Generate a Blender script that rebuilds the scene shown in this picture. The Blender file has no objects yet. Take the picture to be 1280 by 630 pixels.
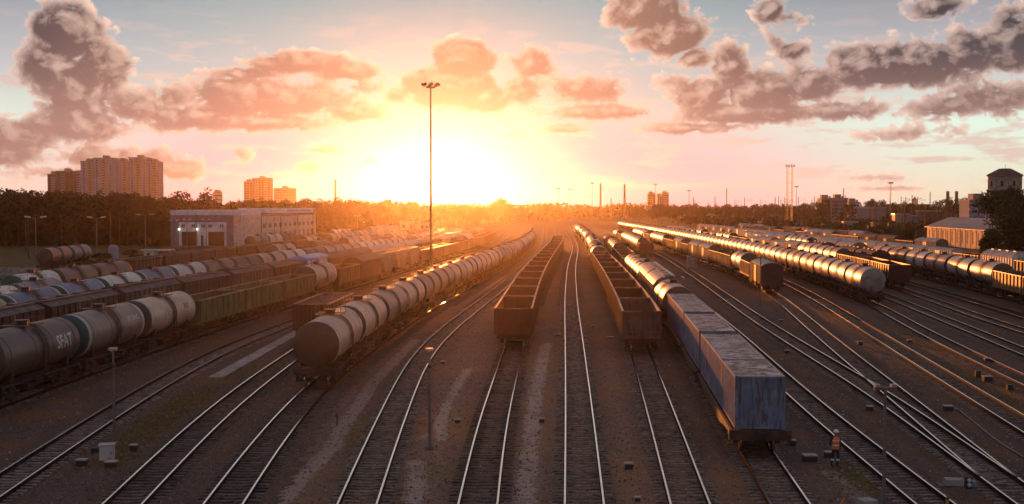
import bpy, math, random
import numpy as np
from mathutils import Matrix, Vector, Euler
random.seed(7)
R = math.radians
SC = bpy.context.scene
COL = SC.collection

# ------------------------------------------------------------------ camera
H = 12.1                      # metres from rail top to lens
PITCH = R(2.33)
F = 1400.0                    # focal length in photo pixels (1280 wide)
cam = bpy.data.cameras.new('camera')
camo = bpy.data.objects.new('camera', cam)
COL.objects.link(camo)
cam.sensor_width = 36.0
cam.lens = 36.0 * F / 1280.0
cam.clip_start = 0.5
cam.clip_end = 30000
camo.location = (0, 0, H)
camo.rotation_euler = (R(90) - PITCH, 0, 0)
SC.camera = camo
SC.render.resolution_x = 1024
SC.render.resolution_y = 504
SC.view_settings.view_transform = 'Standard'
SC.view_settings.look = 'None'
SC.view_settings.exposure = 0.42
SC.view_settings.gamma = 1.0
SC.view_settings.use_curve_mapping = False
try:
    SC.cycles.volume_bounces = 0
    SC.cycles.max_bounces = 5
    SC.cycles.diffuse_bounces = 2
    SC.cycles.glossy_bounces = 2
    SC.cycles.use_denoising = True
    SC.cycles.sample_clamp_indirect = 4
except Exception:
    pass

def ray(px, py):
    dx, dz = (px - 640) / F, (315 - py) / F
    c, s = math.cos(PITCH), math.sin(PITCH)
    return (dx, c + dz * s, -s + dz * c)
def PT(px, py, z=0.0):        # ground (or height z) point seen at a photo pixel
    d = ray(px, py)
    t = (z - H) / d[2]
    return (d[0] * t, d[1] * t)
def AT(px, Y):                # X of photo column px at distance Y
    return (px - 640) / F * Y
def AE(px, py):               # azimuth, elevation in degrees
    d = ray(px, py)
    n = math.sqrt(sum(v * v for v in d))
    return math.degrees(math.atan2(d[0], d[1])), math.degrees(math.asin(d[2] / n))

# ------------------------------------------------------------------ world
SUN_AZ, SUN_EL = -3.7, 1.9    # degrees, azimuth from +Y towards +X
W = bpy.data.worlds.new('World')
SC.world = W
W.use_nodes = True
NT = W.node_tree
NT.nodes.clear()

class S:
    """tiny expression wrapper round node sockets (scalars)"""
    def __init__(s, k): s.k = k
    def __add__(a, b): return mth('ADD', a, b)
    def __radd__(a, b): return mth('ADD', b, a)
    def __sub__(a, b): return mth('SUBTRACT', a, b)
    def __rsub__(a, b): return mth('SUBTRACT', b, a)
    def __mul__(a, b): return mth('MULTIPLY', a, b)
    def __rmul__(a, b): return mth('MULTIPLY', b, a)
    def __truediv__(a, b): return mth('DIVIDE', a, b)
_T = [NT]
def put(sock, v):
    if isinstance(v, S): _T[0].links.new(v.k, sock)
    else: sock.default_value = v
def mth(op, *a, clamp=False):
    n = _T[0].nodes.new('ShaderNodeMath'); n.operation = op; n.use_clamp = clamp
    for i, v in enumerate(a): put(n.inputs[i], v)
    return S(n.outputs[0])
def vec(x, y, z=0.0):
    n = _T[0].nodes.new('ShaderNodeCombineXYZ')
    for i, v in enumerate((x, y, z)): put(n.inputs[i], v)
    return S(n.outputs[0])
def vmath(op, a, b=None):
    n = _T[0].nodes.new('ShaderNodeVectorMath'); n.operation = op
    put(n.inputs[0], a)
    if b is not None: put(n.inputs[1], b)
    return S(n.outputs['Value' if op in ('LENGTH', 'DOT_PRODUCT', 'DISTANCE') else 'Vector'])
def sstep(x, a, b):
    n = _T[0].nodes.new('ShaderNodeMapRange'); n.interpolation_type = 'SMOOTHSTEP'
    put(n.inputs['Value'], x); put(n.inputs['From Min'], a); put(n.inputs['From Max'], b)
    return S(n.outputs[0])
def noise(v, scale, detail=4, rough=0.55, dist=0.0, dim='3D'):
    n = _T[0].nodes.new('ShaderNodeTexNoise'); n.noise_dimensions = dim
    put(n.inputs['Vector'], v); n.inputs['Scale'].default_value = scale
    n.inputs['Detail'].default_value = detail; n.inputs['Roughness'].default_value = rough
    n.inputs['Distortion'].default_value = dist
    return S(n.outputs['Fac'])
def cmix(f, a, b, mode='MIX'):
    n = _T[0].nodes.new('ShaderNodeMix'); n.data_type = 'RGBA'; n.blend_type = mode
    put(n.inputs[0], f)
    for i, v in ((6, a), (7, b)):
        if isinstance(v, S): _T[0].links.new(v.k, n.inputs[i])
        else: n.inputs[i].default_value = (*v, 1)
    return S(n.outputs[2])
def ramp(x, stops):
    n = _T[0].nodes.new('ShaderNodeValToRGB')
    put(n.inputs[0], x)
    e = n.color_ramp.elements
    e[0].position, e[0].color = stops[0][0], (*stops[0][1], 1)
    e[1].position, e[1].color = stops[-1][0], (*stops[-1][1], 1)
    for p, c in stops[1:-1]:
        k = e.new(p); k.color = (*c, 1)
    return S(n.outputs[0])

def sky():
    tc = NT.nodes.new('ShaderNodeTexCoord')
    d = vmath('NORMALIZE', S(tc.outputs['Generated']))
    sp = NT.nodes.new('ShaderNodeSeparateXYZ'); NT.links.new(d.k, sp.inputs[0])
    x, y, z = (S(sp.outputs[i]) for i in range(3))
    az = mth('ARCTAN2', x, y) * 57.29578
    el = mth('ARCSINE', z) * 57.29578
    sa, se = R(SUN_AZ), R(SUN_EL)
    sd = (math.sin(sa) * math.cos(se), math.cos(sa) * math.cos(se), math.sin(se))
    ang = mth('ARCCOSINE', mth('MINIMUM', vmath('DOT_PRODUCT', d, sd), 0.999999)) * 57.29578
    aaz = mth('ABSOLUTE', az - SUN_AZ)
    # clear sky: warm at the horizon, grey-blue above, brighter towards the sun
    up = mth('MAXIMUM', el, 0.0)
    grad_s = ramp(up / 40.0, [(0, (1.0, .22, .66)), (.06, (.98, .44, .68)), (.12, (.90, .82, .66)), (.18, (.68, .84, .72)), (.26, (.39, .66, .60)), (.42, (.42, .40, .38)), (1, (.36, .33, .33))])
    grad_f = ramp(up / 40.0, [(0, (1.35, 1.22, .80)), (.10, (1.30, 1.52, 1.12)), (.17, (.93, .87, .77)), (.26, (.47, .46, .45)), (.42, (.36, .34, .33)), (1, (.33, .31, .31))])
    grad_b = ramp(up / 40.0, [(0, (.28, .21, .19)), (.12, (.30, .24, .22)), (.3, (.34, .31, .30)), (1, (.36, .33, .33))])
    base = cmix(sstep(aaz, 4.0, 27.0), grad_s, grad_f)
    base = cmix(sstep(aaz, 30.0, 120.0), base, grad_b)
    st = NT.nodes.new('ShaderNodeTexSky'); st.sky_type = 'NISHITA'; st.sun_disc = False
    st.sun_elevation = R(SUN_EL); st.sun_rotation = R(SUN_AZ)
    nis = vmath('MULTIPLY', S(st.outputs[0]), (.009, .008, .018))
    base = vmath('ADD', vmath('MULTIPLY', base, (.56, .60, .70)), nis)
    # clouds: the ones in view, then scattered ones all round
    B = [ # px, py, rx, ry, weight
        (88, 38, 52, 44, 1.4), (62, 85, 46, 46, 1.2), (128, 82, 40, 42, 1.1), (95, 125, 52, 60, 1.1), (100, 158, 80, 26, 1.05), (170, 135, 50, 30, .8),
        (20, 172, 62, 30, 1.0), (-10, 195, 90, 22, .8), (150, 195, 95, 18, .8), (232, 212, 40, 16, .85), (215, 125, 60, 26, .7),
        (300, 122, 80, 34, 1.2), (375, 125, 90, 30, 1.1), (250, 146, 110, 24, 1.1), (440, 138, 60, 20, .8), (330, 152, 120, 16, 1.0),
        (375, 78, 80, 18, 1.1), (435, 88, 62, 18, 1.0), (300, 92, 60, 11, .8), (460, 108, 40, 12, .6),
        (575, 76, 50, 32, 1.6), (562, 108, 74, 34, 1.5), (605, 122, 48, 22, 1.3), (500, 118, 26, 18, .6),
        (668, 80, 38, 28, 1.0), (655, 112, 44, 26, .8), (720, 112, 80, 24, .8), (735, 140, 100, 13, .85), (700, 160, 60, 9, .75),
        (805, 12, 62, 34, 1.2), (835, 45, 62, 36, 1.15), (868, 72, 36, 22, .8), (845, 100, 50, 16, .55),
        (962, 12, 26, 22, .85), (990, 22, 34, 16, .6), (965, 52, 24, 22, .55), (992, 62, 34, 16, .6),
        (913, 82, 32, 40, 1.1), (880, 118, 52, 30, 1.0), (950, 112, 70, 34, 1.1), (1010, 104, 56, 32, 1.0), (930, 140, 110, 20, .95), (1060, 138, 90, 18, .8),
        (1095, 82, 80, 34, 1.25), (1150, 78, 86, 38, 1.2), (1055, 78, 40, 26, .8), (1205, 70, 56, 42, 1.0), (1262, 55, 44, 52, 1.1), (1165, 8, 48, 22, .85),
        (1250, 122, 80, 34, .75), (1180, 132, 90, 20, .7), (1130, 166, 90, 12, .55), (860, 160, 90, 9, .6), (405, 186, 36, 9, .7), (390, 208, 22, 9, .7),
        (300, 190, 18, 14, .55), (460, 202, 30, 11, .65), (650, 168, 40, 6, .4), (60, 215, 70, 12, .45), (1110, 236, 70, 4, .4), (1080, 222, 60, 6, .35), (735, 98, 40, 14, .45)]
    blobs = []
    for px, py, rx, ry, w in B:
        a, e = AE(px, py)
        blobs.append((a, e, math.degrees(rx / F), math.degrees(ry / F), w))
    def dens(az, el):
        D = None
        q = vec(az, el)
        for a, e, rx, ry, w in blobs:
            n = NT.nodes.new('ShaderNodeVectorMath'); n.operation = 'MULTIPLY_ADD'
            put(n.inputs[0], q); n.inputs[1].default_value = (1 / rx, 1 / ry, 0); n.inputs[2].default_value = (-a / rx, -e / ry, 0)
            g = mth('MULTIPLY_ADD', vmath('LENGTH', S(n.outputs[0])), -w, w * 1.0 - 0.02)
            D = g if D is None else mth('SMOOTH_MAX', D, g, 0.15)
        D = mth('MAXIMUM', D, -0.7)
        p = vec(az, el * 1.25)
        big = noise(p, 0.28, 1, .5, dim='2D')
        fine = noise(p, 0.90, 7, .60, .35, dim='2D')
        vo = NT.nodes.new('ShaderNodeTexVoronoi'); vo.voronoi_dimensions = '2D'
        put(vo.inputs['Vector'], vmath('ADD', p, vec(fine * 0.9, fine * -0.9)))
        vo.inputs['Scale'].default_value = 1.25
        vo.inputs['Detail'].default_value = 1; vo.inputs['Roughness'].default_value = .5
        bil = S(vo.outputs['Distance'])
        out = sstep(mth('MAXIMUM', aaz - 26.0, el - 13.0), 0.0, 8.0)
        gen = (big - 0.47) * 3.2 * out - (1.0 - out) * 0.6 - sstep(el, 25.0, 70.0) * 0.5
        D = mth('SMOOTH_MAX', D, gen, 0.2)
        return D + (fine - 0.5) * 1.15 + (0.40 - bil) * 0.34 + (big - 0.5) * 0.35, D + (fine - 0.5) * 0.5 + (big - .5) * .5
    D0, Ds = dens(az, el)
    # towards the sun and a little upward: lit edges
    sx, sy = SUN_AZ - az, SUN_EL - el
    ln = mth('SQRT', sx * sx + sy * sy + 1.0)
    D1, _s = dens(az + sx / ln * 0.42, el + sy / ln * 0.10 + 0.30)
    a = sstep(D0, -0.03, 0.24)
    thick = sstep(Ds * .7 + D0 * .3, 0.06, 0.48)
    lit = mth('MULTIPLY', D0 - D1, 1.7, clamp=True)
    lit2 = mth('MULTIPLY', D1 - D0, 1.3, clamp=True)
    near = sstep(ang, 24.0, 4.0)
    low = sstep(el, 8.5, 3.0)
    dark = cmix(near, (.062, .056, .068), (.52, .27, .19))
    mid = cmix(near, (.80, .58, .50), (.98, .62, .44))
    dark = cmix(low * 0.6, dark, (.55, .30, .25))
    rim = cmix(near, (1.05, .72, .56), (1.2, .85, .62))
    cl = cmix(thick * mth('SUBTRACT', 1.0, lit * 0.5), mid, dark)
    cl = cmix(lit * (0.14 + 0.7 * mth('SUBTRACT', 1.0, thick)), cl, rim)
    cl = cmix(lit2 * 0.25, cl, cmix(1.0, cl, (.62, .6, .68), 'MULTIPLY'))
    back = sstep(aaz, 40.0, 110.0)
    cl = cmix(back, cl, cmix(thick, (.34, .27, .30), (.17, .16, .21)))
    # thin streaks of high cloud low over the horizon
    sn = noise(vec(az, el * 4.5), 0.32, 4, .55, dim='2D')
    sa_ = sstep(sn, .50, .68) * sstep(el, 10.5, 5.5) * sstep(el, 0.2, 1.8)
    base = cmix(sa_ * .7, base, cmix(near, (.74, .50, .44), (1.0, .68, .50)))
    hole = mth('SUBTRACT', 1.0, a * 0.6 * sstep(ang, 2.5, 6.0))
    col = cmix(a * 0.97, base, cl)
    # the glow of the low sun through thin air
    gx, gy = az - SUN_AZ, (el - 1.2) * 1.35
    lowang = mth('SQRT', gx * gx * 0.62 + gy * gy + 0.05) + sstep(ang, 50.0, 90.0) * 60.0
    g1 = mth('EXPONENT', lowang / -1.35) * 3.4 * hole
    g2 = mth('EXPONENT', lowang / -5.0) * 0.16 * hole
    glow = cmix(1.0, vmath('MULTIPLY', (1.0, .84, .70), vec(g1, g1, g1)), vmath('MULTIPLY', (1.0, .80, .64), vec(g2, g2, g2)), 'ADD')
    col = cmix(1.0, col, glow, 'ADD')
    col = cmix(sstep(el, -0.3, -3.0), col, (.10, .07, .06))
    bg = NT.nodes.new('ShaderNodeBackground'); put(bg.inputs[0], vmath('MULTIPLY', col, (7.5, 7.5, 7.5))); bg.inputs[1].default_value = 0.1
    wo = NT.nodes.new('ShaderNodeOutputWorld'); NT.links.new(bg.outputs[0], wo.inputs[0])
sky()
try:
    W.cycles.sampling_method = 'MANUAL'; W.cycles.sample_map_resolution = 1024
except Exception: pass

sun = bpy.data.lights.new('sun', 'SUN')
sun.energy = 5.0; sun.angle = R(0.6); sun.color = (1.0, .28, .055)
suno = bpy.data.objects.new('sun', sun); COL.objects.link(suno)
_a, _e = R(SUN_AZ), R(SUN_EL)
_d = Vector((math.sin(_a) * math.cos(_e), math.cos(_a) * math.cos(_e), math.sin(_e)))
suno.rotation_euler = _d.to_track_quat('Z', 'Y').to_euler()
suno.location = (0, 300, 60)

# ------------------------------------------------------------------ materials
MAT = {}
def mat(name, col, rough=.6, metal=0.0, var=.25, vscale=.8, dirt=None, dirt_amt=.4, dscale=1.2, streak=False, bump=.0, bscale=8, emit=None, obj_var=.0, spec=.5, coat=0.0):
    m = bpy.data.materials.new(name); m.use_nodes = True
    nt = m.node_tree; _T[0] = nt
    p = nt.nodes['Principled BSDF']
    tc = nt.nodes.new('ShaderNodeTexCoord')
    oc = S(tc.outputs['Object'])
    oi = nt.nodes.new('ShaderNodeObjectInfo')
    rnd = S(oi.outputs['Random'])
    off = vec(rnd * 37.0, rnd * 11.0, rnd * 5.0)
    pos = vmath('ADD', oc, off)
    n1 = noise(pos, vscale, 5, .6)
    lo = tuple(c * (1 - var) for c in col); hi = tuple(min(1, c * (1 + var)) for c in col)
    c = cmix(sstep(n1, .3, .7), lo, hi)
    if obj_var:
        k = rnd * obj_var + (1 - obj_var / 2)
        c = cmix(1.0, c, vec(k, k, k), 'MULTIPLY')
    if dirt is not None:
        v = vmath('MULTIPLY', pos, (1, 1, .18)) if streak else pos
        n2 = noise(v, dscale * (2.2 if streak else 1), 6, .65)
        c = cmix(sstep(n2, .62 - dirt_amt * .3, .72 - dirt_amt * .15), c, dirt)
    nt.links.new(c.k, p.inputs['Base Color'])
    p.inputs['Roughness'].default_value = rough
    rr = noise(pos, 3.0, 3, .6) * .25 + (rough - .12)
    nt.links.new(rr.k, p.inputs['Roughness'])
    p.inputs['Metallic'].default_value = metal
    p.inputs['Specular IOR Level'].default_value = spec
    if bump:
        b = nt.nodes.new('ShaderNodeBump'); b.inputs['Strength'].default_value = bump; b.inputs['Distance'].default_value = .05
        nb = noise(oc, bscale, 6, .7); nt.links.new(nb.k, b.inputs['Height']); nt.links.new(b.outputs[0], p.inputs['Normal'])
    if emit:
        p.inputs['Emission Color'].default_value = (*emit[0], 1); p.inputs['Emission Strength'].default_value = emit[1]
    MAT[name] = m
    return m
def tankmat(name, col, spill=(.06, .04, .03), spill_w=.9, belly=.6, rough=.42, metal=0.0, rust=(.16, .075, .04), rusty=.35, patch=None):
    """painted tank: spill of oil running down from the hatch, grimy belly, rust specks (object space = wagon space)"""
    m = bpy.data.materials.new(name); m.use_nodes = True
    nt = m.node_tree; _T[0] = nt
    p = nt.nodes['Principled BSDF']
    tc = nt.nodes.new('ShaderNodeTexCoord'); oc = S(tc.outputs['Object'])
    oi = nt.nodes.new('ShaderNodeObjectInfo'); rnd = S(oi.outputs['Random'])
    pos = vmath('ADD', oc, vec(rnd * 41.0, rnd * 23.0, rnd * 7.0))
    sp = nt.nodes.new('ShaderNodeSeparateXYZ'); nt.links.new(oc.k, sp.inputs[0])
    y, z = S(sp.outputs[1]), S(sp.outputs[2])
    n1 = noise(pos, .7, 5, .6)
    k = rnd * .62 + .60
    c = cmix(sstep(n1, .3, .7), tuple(v * .78 for v in col), tuple(min(1, v * 1.12) for v in col))
    c = cmix(1.0, c, vec(k, k, k * .98), 'MULTIPLY')
    if patch:
        pn = noise(vmath('MULTIPLY', pos, (1, .6, 1)), .45, 2, .5)
        c = cmix(sstep(pn, .50, .53), c, patch)
    st = noise(vmath('MULTIPLY', pos, (1.0, 1.6, .22)), 2.2, 6, .65)
    c = cmix(sstep(st, .66 - rusty * .2, .78 - rusty * .12) * .8, c, rust)
    sp_f = sstep(mth('ABSOLUTE', y) + (st - .5) * 2.2 - (z - 2.8) * .12, spill_w, spill_w * .35)
    c = cmix(sp_f * .85, c, spill)
    seam = sstep(mth('ABSOLUTE', mth('MODULO', y + 20.0, 2.65) - 1.3), .05, .02)
    c = cmix(seam * .35, c, tuple(v * .35 for v in col))
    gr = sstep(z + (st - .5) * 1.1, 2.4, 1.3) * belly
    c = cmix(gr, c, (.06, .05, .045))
    nt.links.new(c.k, p.inputs['Base Color'])
    rr = st * .35 + (rough - .15) + sp_f * .1
    nt.links.new(rr.k, p.inputs['Roughness'])
    p.inputs['Metallic'].default_value = metal
    b = nt.nodes.new('ShaderNodeBump'); b.inputs['Strength'].default_value = .25; b.inputs['Distance'].default_value = .04
    nb = noise(oc, 1.3, 3, .5); nt.links.new(nb.k, b.inputs['Height']); nt.links.new(b.outputs[0], p.inputs['Normal'])
    MAT[name] = m
    return m
RUST = (.13, .055, .03)
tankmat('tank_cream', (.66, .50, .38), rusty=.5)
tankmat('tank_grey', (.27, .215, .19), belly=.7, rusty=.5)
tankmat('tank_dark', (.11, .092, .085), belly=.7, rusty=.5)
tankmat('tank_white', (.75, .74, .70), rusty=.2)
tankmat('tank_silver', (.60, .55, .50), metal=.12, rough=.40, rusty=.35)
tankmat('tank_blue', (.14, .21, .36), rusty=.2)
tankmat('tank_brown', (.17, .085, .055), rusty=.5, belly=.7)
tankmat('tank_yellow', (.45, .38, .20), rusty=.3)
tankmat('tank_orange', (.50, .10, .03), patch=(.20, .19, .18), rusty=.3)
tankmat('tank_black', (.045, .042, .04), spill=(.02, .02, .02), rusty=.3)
mat('tank_end_dark', (.11, .075, .05), .55, dirt=RUST, dirt_amt=.3)
mat('tank_end_green', (.05, .11, .075), .5, dirt=(.05, .05, .04), dirt_amt=.3)
mat('tank_end_teal', (.03, .10, .11), .5)
mat('tank_end_pale', (.30, .27, .24), .5, dirt=RUST, dirt_amt=.4)
mat('band_pale_blue', (.42, .52, .56), .5, dirt=(.2, .18, .17), dirt_amt=.2)
mat('band_white', (.62, .60, .57), .5, dirt=(.25, .2, .17), dirt_amt=.3)
mat('underframe', (.038, .030, .027), .75, dirt=(.075, .04, .025), dirt_amt=.45)
mat('bogie_iron', (.035, .028, .025), .8, dirt=(.07, .042, .03), dirt_amt=.4)
mat('wheel_steel', (.05, .04, .035), .6)
mat('tread', (.55, .52, .5), .25, 1.0)
mat('hatch_iron', (.08, .05, .04), .6)
mat('gondola_brown', (.075, .028, .019), .48, dirt=(.06, .035, .03), dirt_amt=.5, streak=True, obj_var=.5, var=.3)
mat('gondola_green', (.11, .14, .055), .62, dirt=(.12, .075, .045), dirt_amt=.5, streak=True, obj_var=.35, var=.3)
mat('gondola_grey', (.115, .085, .08), .6, dirt=(.07, .04, .03), dirt_amt=.5, streak=True, obj_var=.4)
mat('gondola_yellow', (.30, .19, .08), .6, dirt=(.12, .06, .03), dirt_amt=.5, streak=True, obj_var=.3)
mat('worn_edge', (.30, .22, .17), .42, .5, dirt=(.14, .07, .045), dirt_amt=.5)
mat('hopper_brown', (.10, .048, .04), .6, dirt=(.055, .035, .03), dirt_amt=.5, streak=True, obj_var=.5, var=.3)
mat('hopper_grey2', (.15, .10, .095), .55, dirt=(.08, .05, .045), dirt_amt=.5, streak=True, obj_var=.3)
mat('hopper_grey', (.22, .20, .19), .55, dirt=(.12, .08, .06), dirt_amt=.5, streak=True, obj_var=.3)
mat('boxcar_white', (.74, .66, .56), .45, dirt=(.25, .18, .13), dirt_amt=.4, streak=True, obj_var=.25)
mat('boxcar_tan', (.36, .23, .13), .5, dirt=(.14, .08, .05), dirt_amt=.5, streak=True, obj_var=.4)
mat('roof_pale', (.40, .36, .34), .38, .3, dirt=(.2, .13, .1), dirt_amt=.4)
mat('roof_dark', (.10, .07, .07), .55, dirt=(.08, .045, .035), dirt_amt=.5)
mat('container_blue', (.17, .25, .37), .42, dirt=(.13, .085, .065), dirt_amt=.50, streak=True, dscale=3.0, obj_var=.3)
mat('container_roof', (.60, .56, .54), .45, .15, dirt=(.20, .12, .095), dirt_amt=.75, vscale=.9, var=.35, dscale=1.8)
mat('flat_frame', (.055, .040, .032), .7, dirt=(.15, .07, .04), dirt_amt=.4)
mat('ore', (.13, .09, .07), .9, bump=.8, bscale=4, var=.5, vscale=3)
mat('cab_blue', (.22, .40, .70), .45)
mat('cab_white', (.8, .82, .84), .45)
mat('cab_brown', (.12, .055, .04), .5)
mat('lettering_white', (.72, .72, .70), .5)
mat('lettering_dark', (.05, .05, .05), .5)
mat('rail_side', (.035, .02, .014), .9, dirt=(.04, .025, .02), dirt_amt=.5, spec=.1)
mat('rail_top', (.98, .90, .82), .2, 1.0, var=.04)
mat('sleeper_concrete', (.22, .18, .155), .85, dirt=(.07, .045, .035), dirt_amt=.55, dscale=3, obj_var=.5, vscale=2)
mat('sleeper_wood', (.13, .10, .085), .9, dirt=(.04, .03, .025), dirt_amt=.5, dscale=3, obj_var=.5, vscale=2)
mat('concrete', (.36, .34, .32), .8, dirt=(.18, .16, .14), dirt_amt=.4, bump=.2)
mat('concrete_dark', (.16, .15, .145), .85, dirt=(.09, .07, .06), dirt_amt=.4)
mat('lid_pale', (.42, .36, .33), .6)
mat('cabinet_white', (.62, .58, .57), .5, dirt=(.4, .33, .3), dirt_amt=.3)
mat('box_dark', (.05, .04, .038), .6)
mat('mast_steel', (.20, .18, .17), .5, .4)
mat('mast_orange', (.55, .28, .08), .5)
mat('mast_dark', (.055, .05, .048), .6)
mat('lamp_off', (.6, .62, .62), .35)
mat('lamp_lit', (.9, 1.0, .9), .4, emit=((.75, 1.0, .7), 3))
mat('lamp_lit_white', (1, 1, .95), .4, emit=((1, .97, .85), 3))
mat('glass_dark', (.02, .022, .03), .5, spec=.25)
mat('depot_violet', (.20, .19, .27), .6)
mat('depot_pale', (.86, .88, .90), .6)
mat('depot_cream', (.68, .58, .52), .65, dirt=(.38, .3, .26), dirt_amt=.3)
mat('depot_roof', (.16, .13, .15), .7)
mat('door_dark', (.02, .017, .016), .8)
mat('window_red', (.14, .06, .05), .4)
mat('tower_grey', (.33, .37, .45), .75, dirt=(.25, .29, .36), dirt_amt=.3, vscale=.05)
mat('tower_ochre', (.50, .32, .16), .7)
mat('tower_brown', (.13, .085, .085), .7)
mat('tower_warm', (.27, .21, .21), .75)
mat('tower_trim', (.26, .24, .25), .7)
mat('brick_dark', (.12, .055, .045), .8, vscale=2)
mat('water_tank_tan', (.40, .32, .24), .7, dirt=(.26, .2, .15), dirt_amt=.4)
mat('water_roof', (.09, .045, .04), .7)
mat('warehouse_cream', (.60, .45, .34), .7, dirt=(.42, .3, .22), dirt_amt=.3)
mat('warehouse_roof', (.24, .22, .22), .5, dirt=(.12, .09, .09), dirt_amt=.5, streak=False, dscale=.3)
mat('shed_grey', (.22, .21, .23), .7); mat('shed_blue', (.10, .13, .22), .6); mat('shed_tan', (.42, .30, .20), .7)
mat('shed_white', (.55, .53, .50), .6); mat('shed_brown', (.12, .075, .06), .7); mat('shed_orange', (.55, .28, .10), .6)
mat('chimney_brick', (.24, .12, .08), .8); mat('chimney_grey', (.30, .26, .24), .8)
mat('bark', (.055, .04, .03), .9)
def leafmat(name, a, b):
    m = bpy.data.materials.new(name); m.use_nodes = True
    nt = m.node_tree; _T[0] = nt; p = nt.nodes['Principled BSDF']
    g = nt.nodes.new('ShaderNodeNewGeometry'); oi = nt.nodes.new('ShaderNodeObjectInfo')
    tc = nt.nodes.new('ShaderNodeTexCoord')
    n = noise(S(tc.outputs['Object']), .5, 3, .6)
    r = S(g.outputs['Random Per Island'])
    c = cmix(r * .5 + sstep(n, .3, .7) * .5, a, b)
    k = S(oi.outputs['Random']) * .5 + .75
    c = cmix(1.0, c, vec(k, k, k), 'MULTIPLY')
    nt.links.new(c.k, p.inputs['Base Color']); p.inputs['Roughness'].default_value = .75
    p.inputs['Specular IOR Level'].default_value = .2
    tr = nt.nodes.new('ShaderNodeBsdfTranslucent'); nt.links.new(c.k, tr.inputs[0])
    mx = nt.nodes.new('ShaderNodeMixShader'); mx.inputs[0].default_value = .15
    nt.links.new(p.outputs[0], mx.inputs[1]); nt.links.new(tr.outputs[0], mx.inputs[2])
    nt.links.new(mx.outputs[0], nt.nodes['Material Output'].inputs[0])
    MAT[name] = m
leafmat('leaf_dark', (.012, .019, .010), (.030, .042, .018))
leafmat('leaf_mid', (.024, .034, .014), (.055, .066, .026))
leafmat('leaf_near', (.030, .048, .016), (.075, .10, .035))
leafmat('weed', (.16, .12, .04), (.24, .21, .06))
# people
mat('vest_orange', (.95, .24, .05), .7); mat('vest_band', (.75, .76, .70), .35); mat('cloth_navy', (.035, .035, .05), .85)
mat('skin', (.42, .24, .17), .6); mat('helmet_white', (.75, .72, .70), .35); mat('boot', (.03, .025, .02), .7); mat('hair_dark', (.03, .02, .015), .8)

# ------------------------------------------------------------------ mesh helpers
class MB:
    def __init__(s): s.v = []; s.f = []; s.m = []; s.sm = []; s.cur = 0; s.smooth = False
    def mat(s, i): s.cur = i; return s
    def add(s, vs, fs, smooth=None):
        o = len(s.v); s.v += [tuple(v) for v in vs]
        for f in fs:
            s.f.append([i + o for i in f]); s.m.append(s.cur); s.sm.append(s.smooth if smooth is None else smooth)
        return s
    def box(s, x0, x1, y0, y1, z0, z1):
        v = [(x0, y0, z0), (x1, y0, z0), (x1, y1, z0), (x0, y1, z0), (x0, y0, z1), (x1, y0, z1), (x1, y1, z1), (x0, y1, z1)]
        return s.add(v, [(0, 3, 2, 1), (4, 5, 6, 7), (0, 1, 5, 4), (1, 2, 6, 5), (2, 3, 7, 6), (3, 0, 4, 7)], False)
    def cyl(s, a, b, r, n=8, r2=None, caps=True, smooth=True):
        a, b = Vector(a), Vector(b); d = (b - a).normalized()
        u = d.orthogonal().normalized(); w = d.cross(u); r2 = r if r2 is None else r2
        vs = []
        for c, rr in ((a, r), (b, r2)):
            for k in range(n):
                t = 2 * math.pi * k / n
                vs.append(c + u * math.cos(t) * rr + w * math.sin(t) * rr)
        s.add(vs, [(k, (k + 1) % n, n + (k + 1) % n, n + k) for k in range(n)], smooth)
        if caps: s.add(vs, [tuple(range(n))[::-1], tuple(range(n, 2 * n))], False)
        return s
    def prism(s, poly, y0, y1, smooth=False, caps=True):      # poly in (x, z), extruded along y
        n = len(poly); vs = [(x, y0, z) for x, z in poly] + [(x, y1, z) for x, z in poly]
        s.add(vs, [(k, n + k, n + (k + 1) % n, (k + 1) % n) for k in range(n)], smooth)
        if caps: s.add(vs, [tuple(range(n)), tuple(range(n, 2 * n))[::-1]], False)
        return s
    def lathe_y(s, prof, cz, n=28, caps=True):                # prof (y, r)
        vs = []
        for y, r in prof:
            for k in range(n):
                t = 2 * math.pi * k / n
                vs.append((math.sin(t) * r, y, cz + math.cos(t) * r))
        fs = []
        for i in range(len(prof) - 1):
            for k in range(n):
                a, b = i * n + k, i * n + (k + 1) % n
                fs.append((a, b, b + n, a + n))
        return s.add(vs, fs, True)
    def tube(s, pts, r, n=6):
        for a, b in zip(pts[:-1], pts[1:]): s.cyl(a, b, r, n, caps=False)
        return s
    def mesh(s, name, mats):
        me = bpy.data.meshes.new(name)
        me.from_pydata(s.v, [], s.f)
        me.polygons.foreach_set('material_index', s.m)
        me.polygons.foreach_set('use_smooth', s.sm)
        for m in mats: me.materials.append(MAT[m])
        me.update()
        return me
def link(name, data, parent=None, loc=None, rot=None, label=None, cat=None, group=None, kind=None):
    o = bpy.data.objects.new(name, data)
    COL.objects.link(o)
    if parent is not None: o.parent = parent
    if loc is not None: o.location = loc
    if rot is not None: o.rotation_euler = rot
    tag(o, label, cat, group, kind)
    return o
def tag(o, label=None, cat=None, group=None, kind=None):
    if label: o['label'] = label
    if cat: o['category'] = cat
    if group: o['group'] = group
    if kind: o['kind'] = kind
    return o
def spawn(proto, loc, rotz=0.0, label=None, cat=None, group=None, name=None, tilt=0.0):
    """proto = (name, [(part, mesh, [(sub, mesh), ...]), ...]): an Empty with copies of every part, mesh data shared"""
    e = link(name or proto[0], None, None, loc, (tilt, 0, rotz), label, cat, group)
    e.empty_display_size = .5
    for part in proto[1]:
        p = link(part[0], part[1], e)
        for sub in part[2] if len(part) > 2 else ():
            link(sub[0], sub[1], p)
    return e
def one(name, mb, mats, **kw):
    return link(name, mb.mesh(name, mats), **kw)
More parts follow.
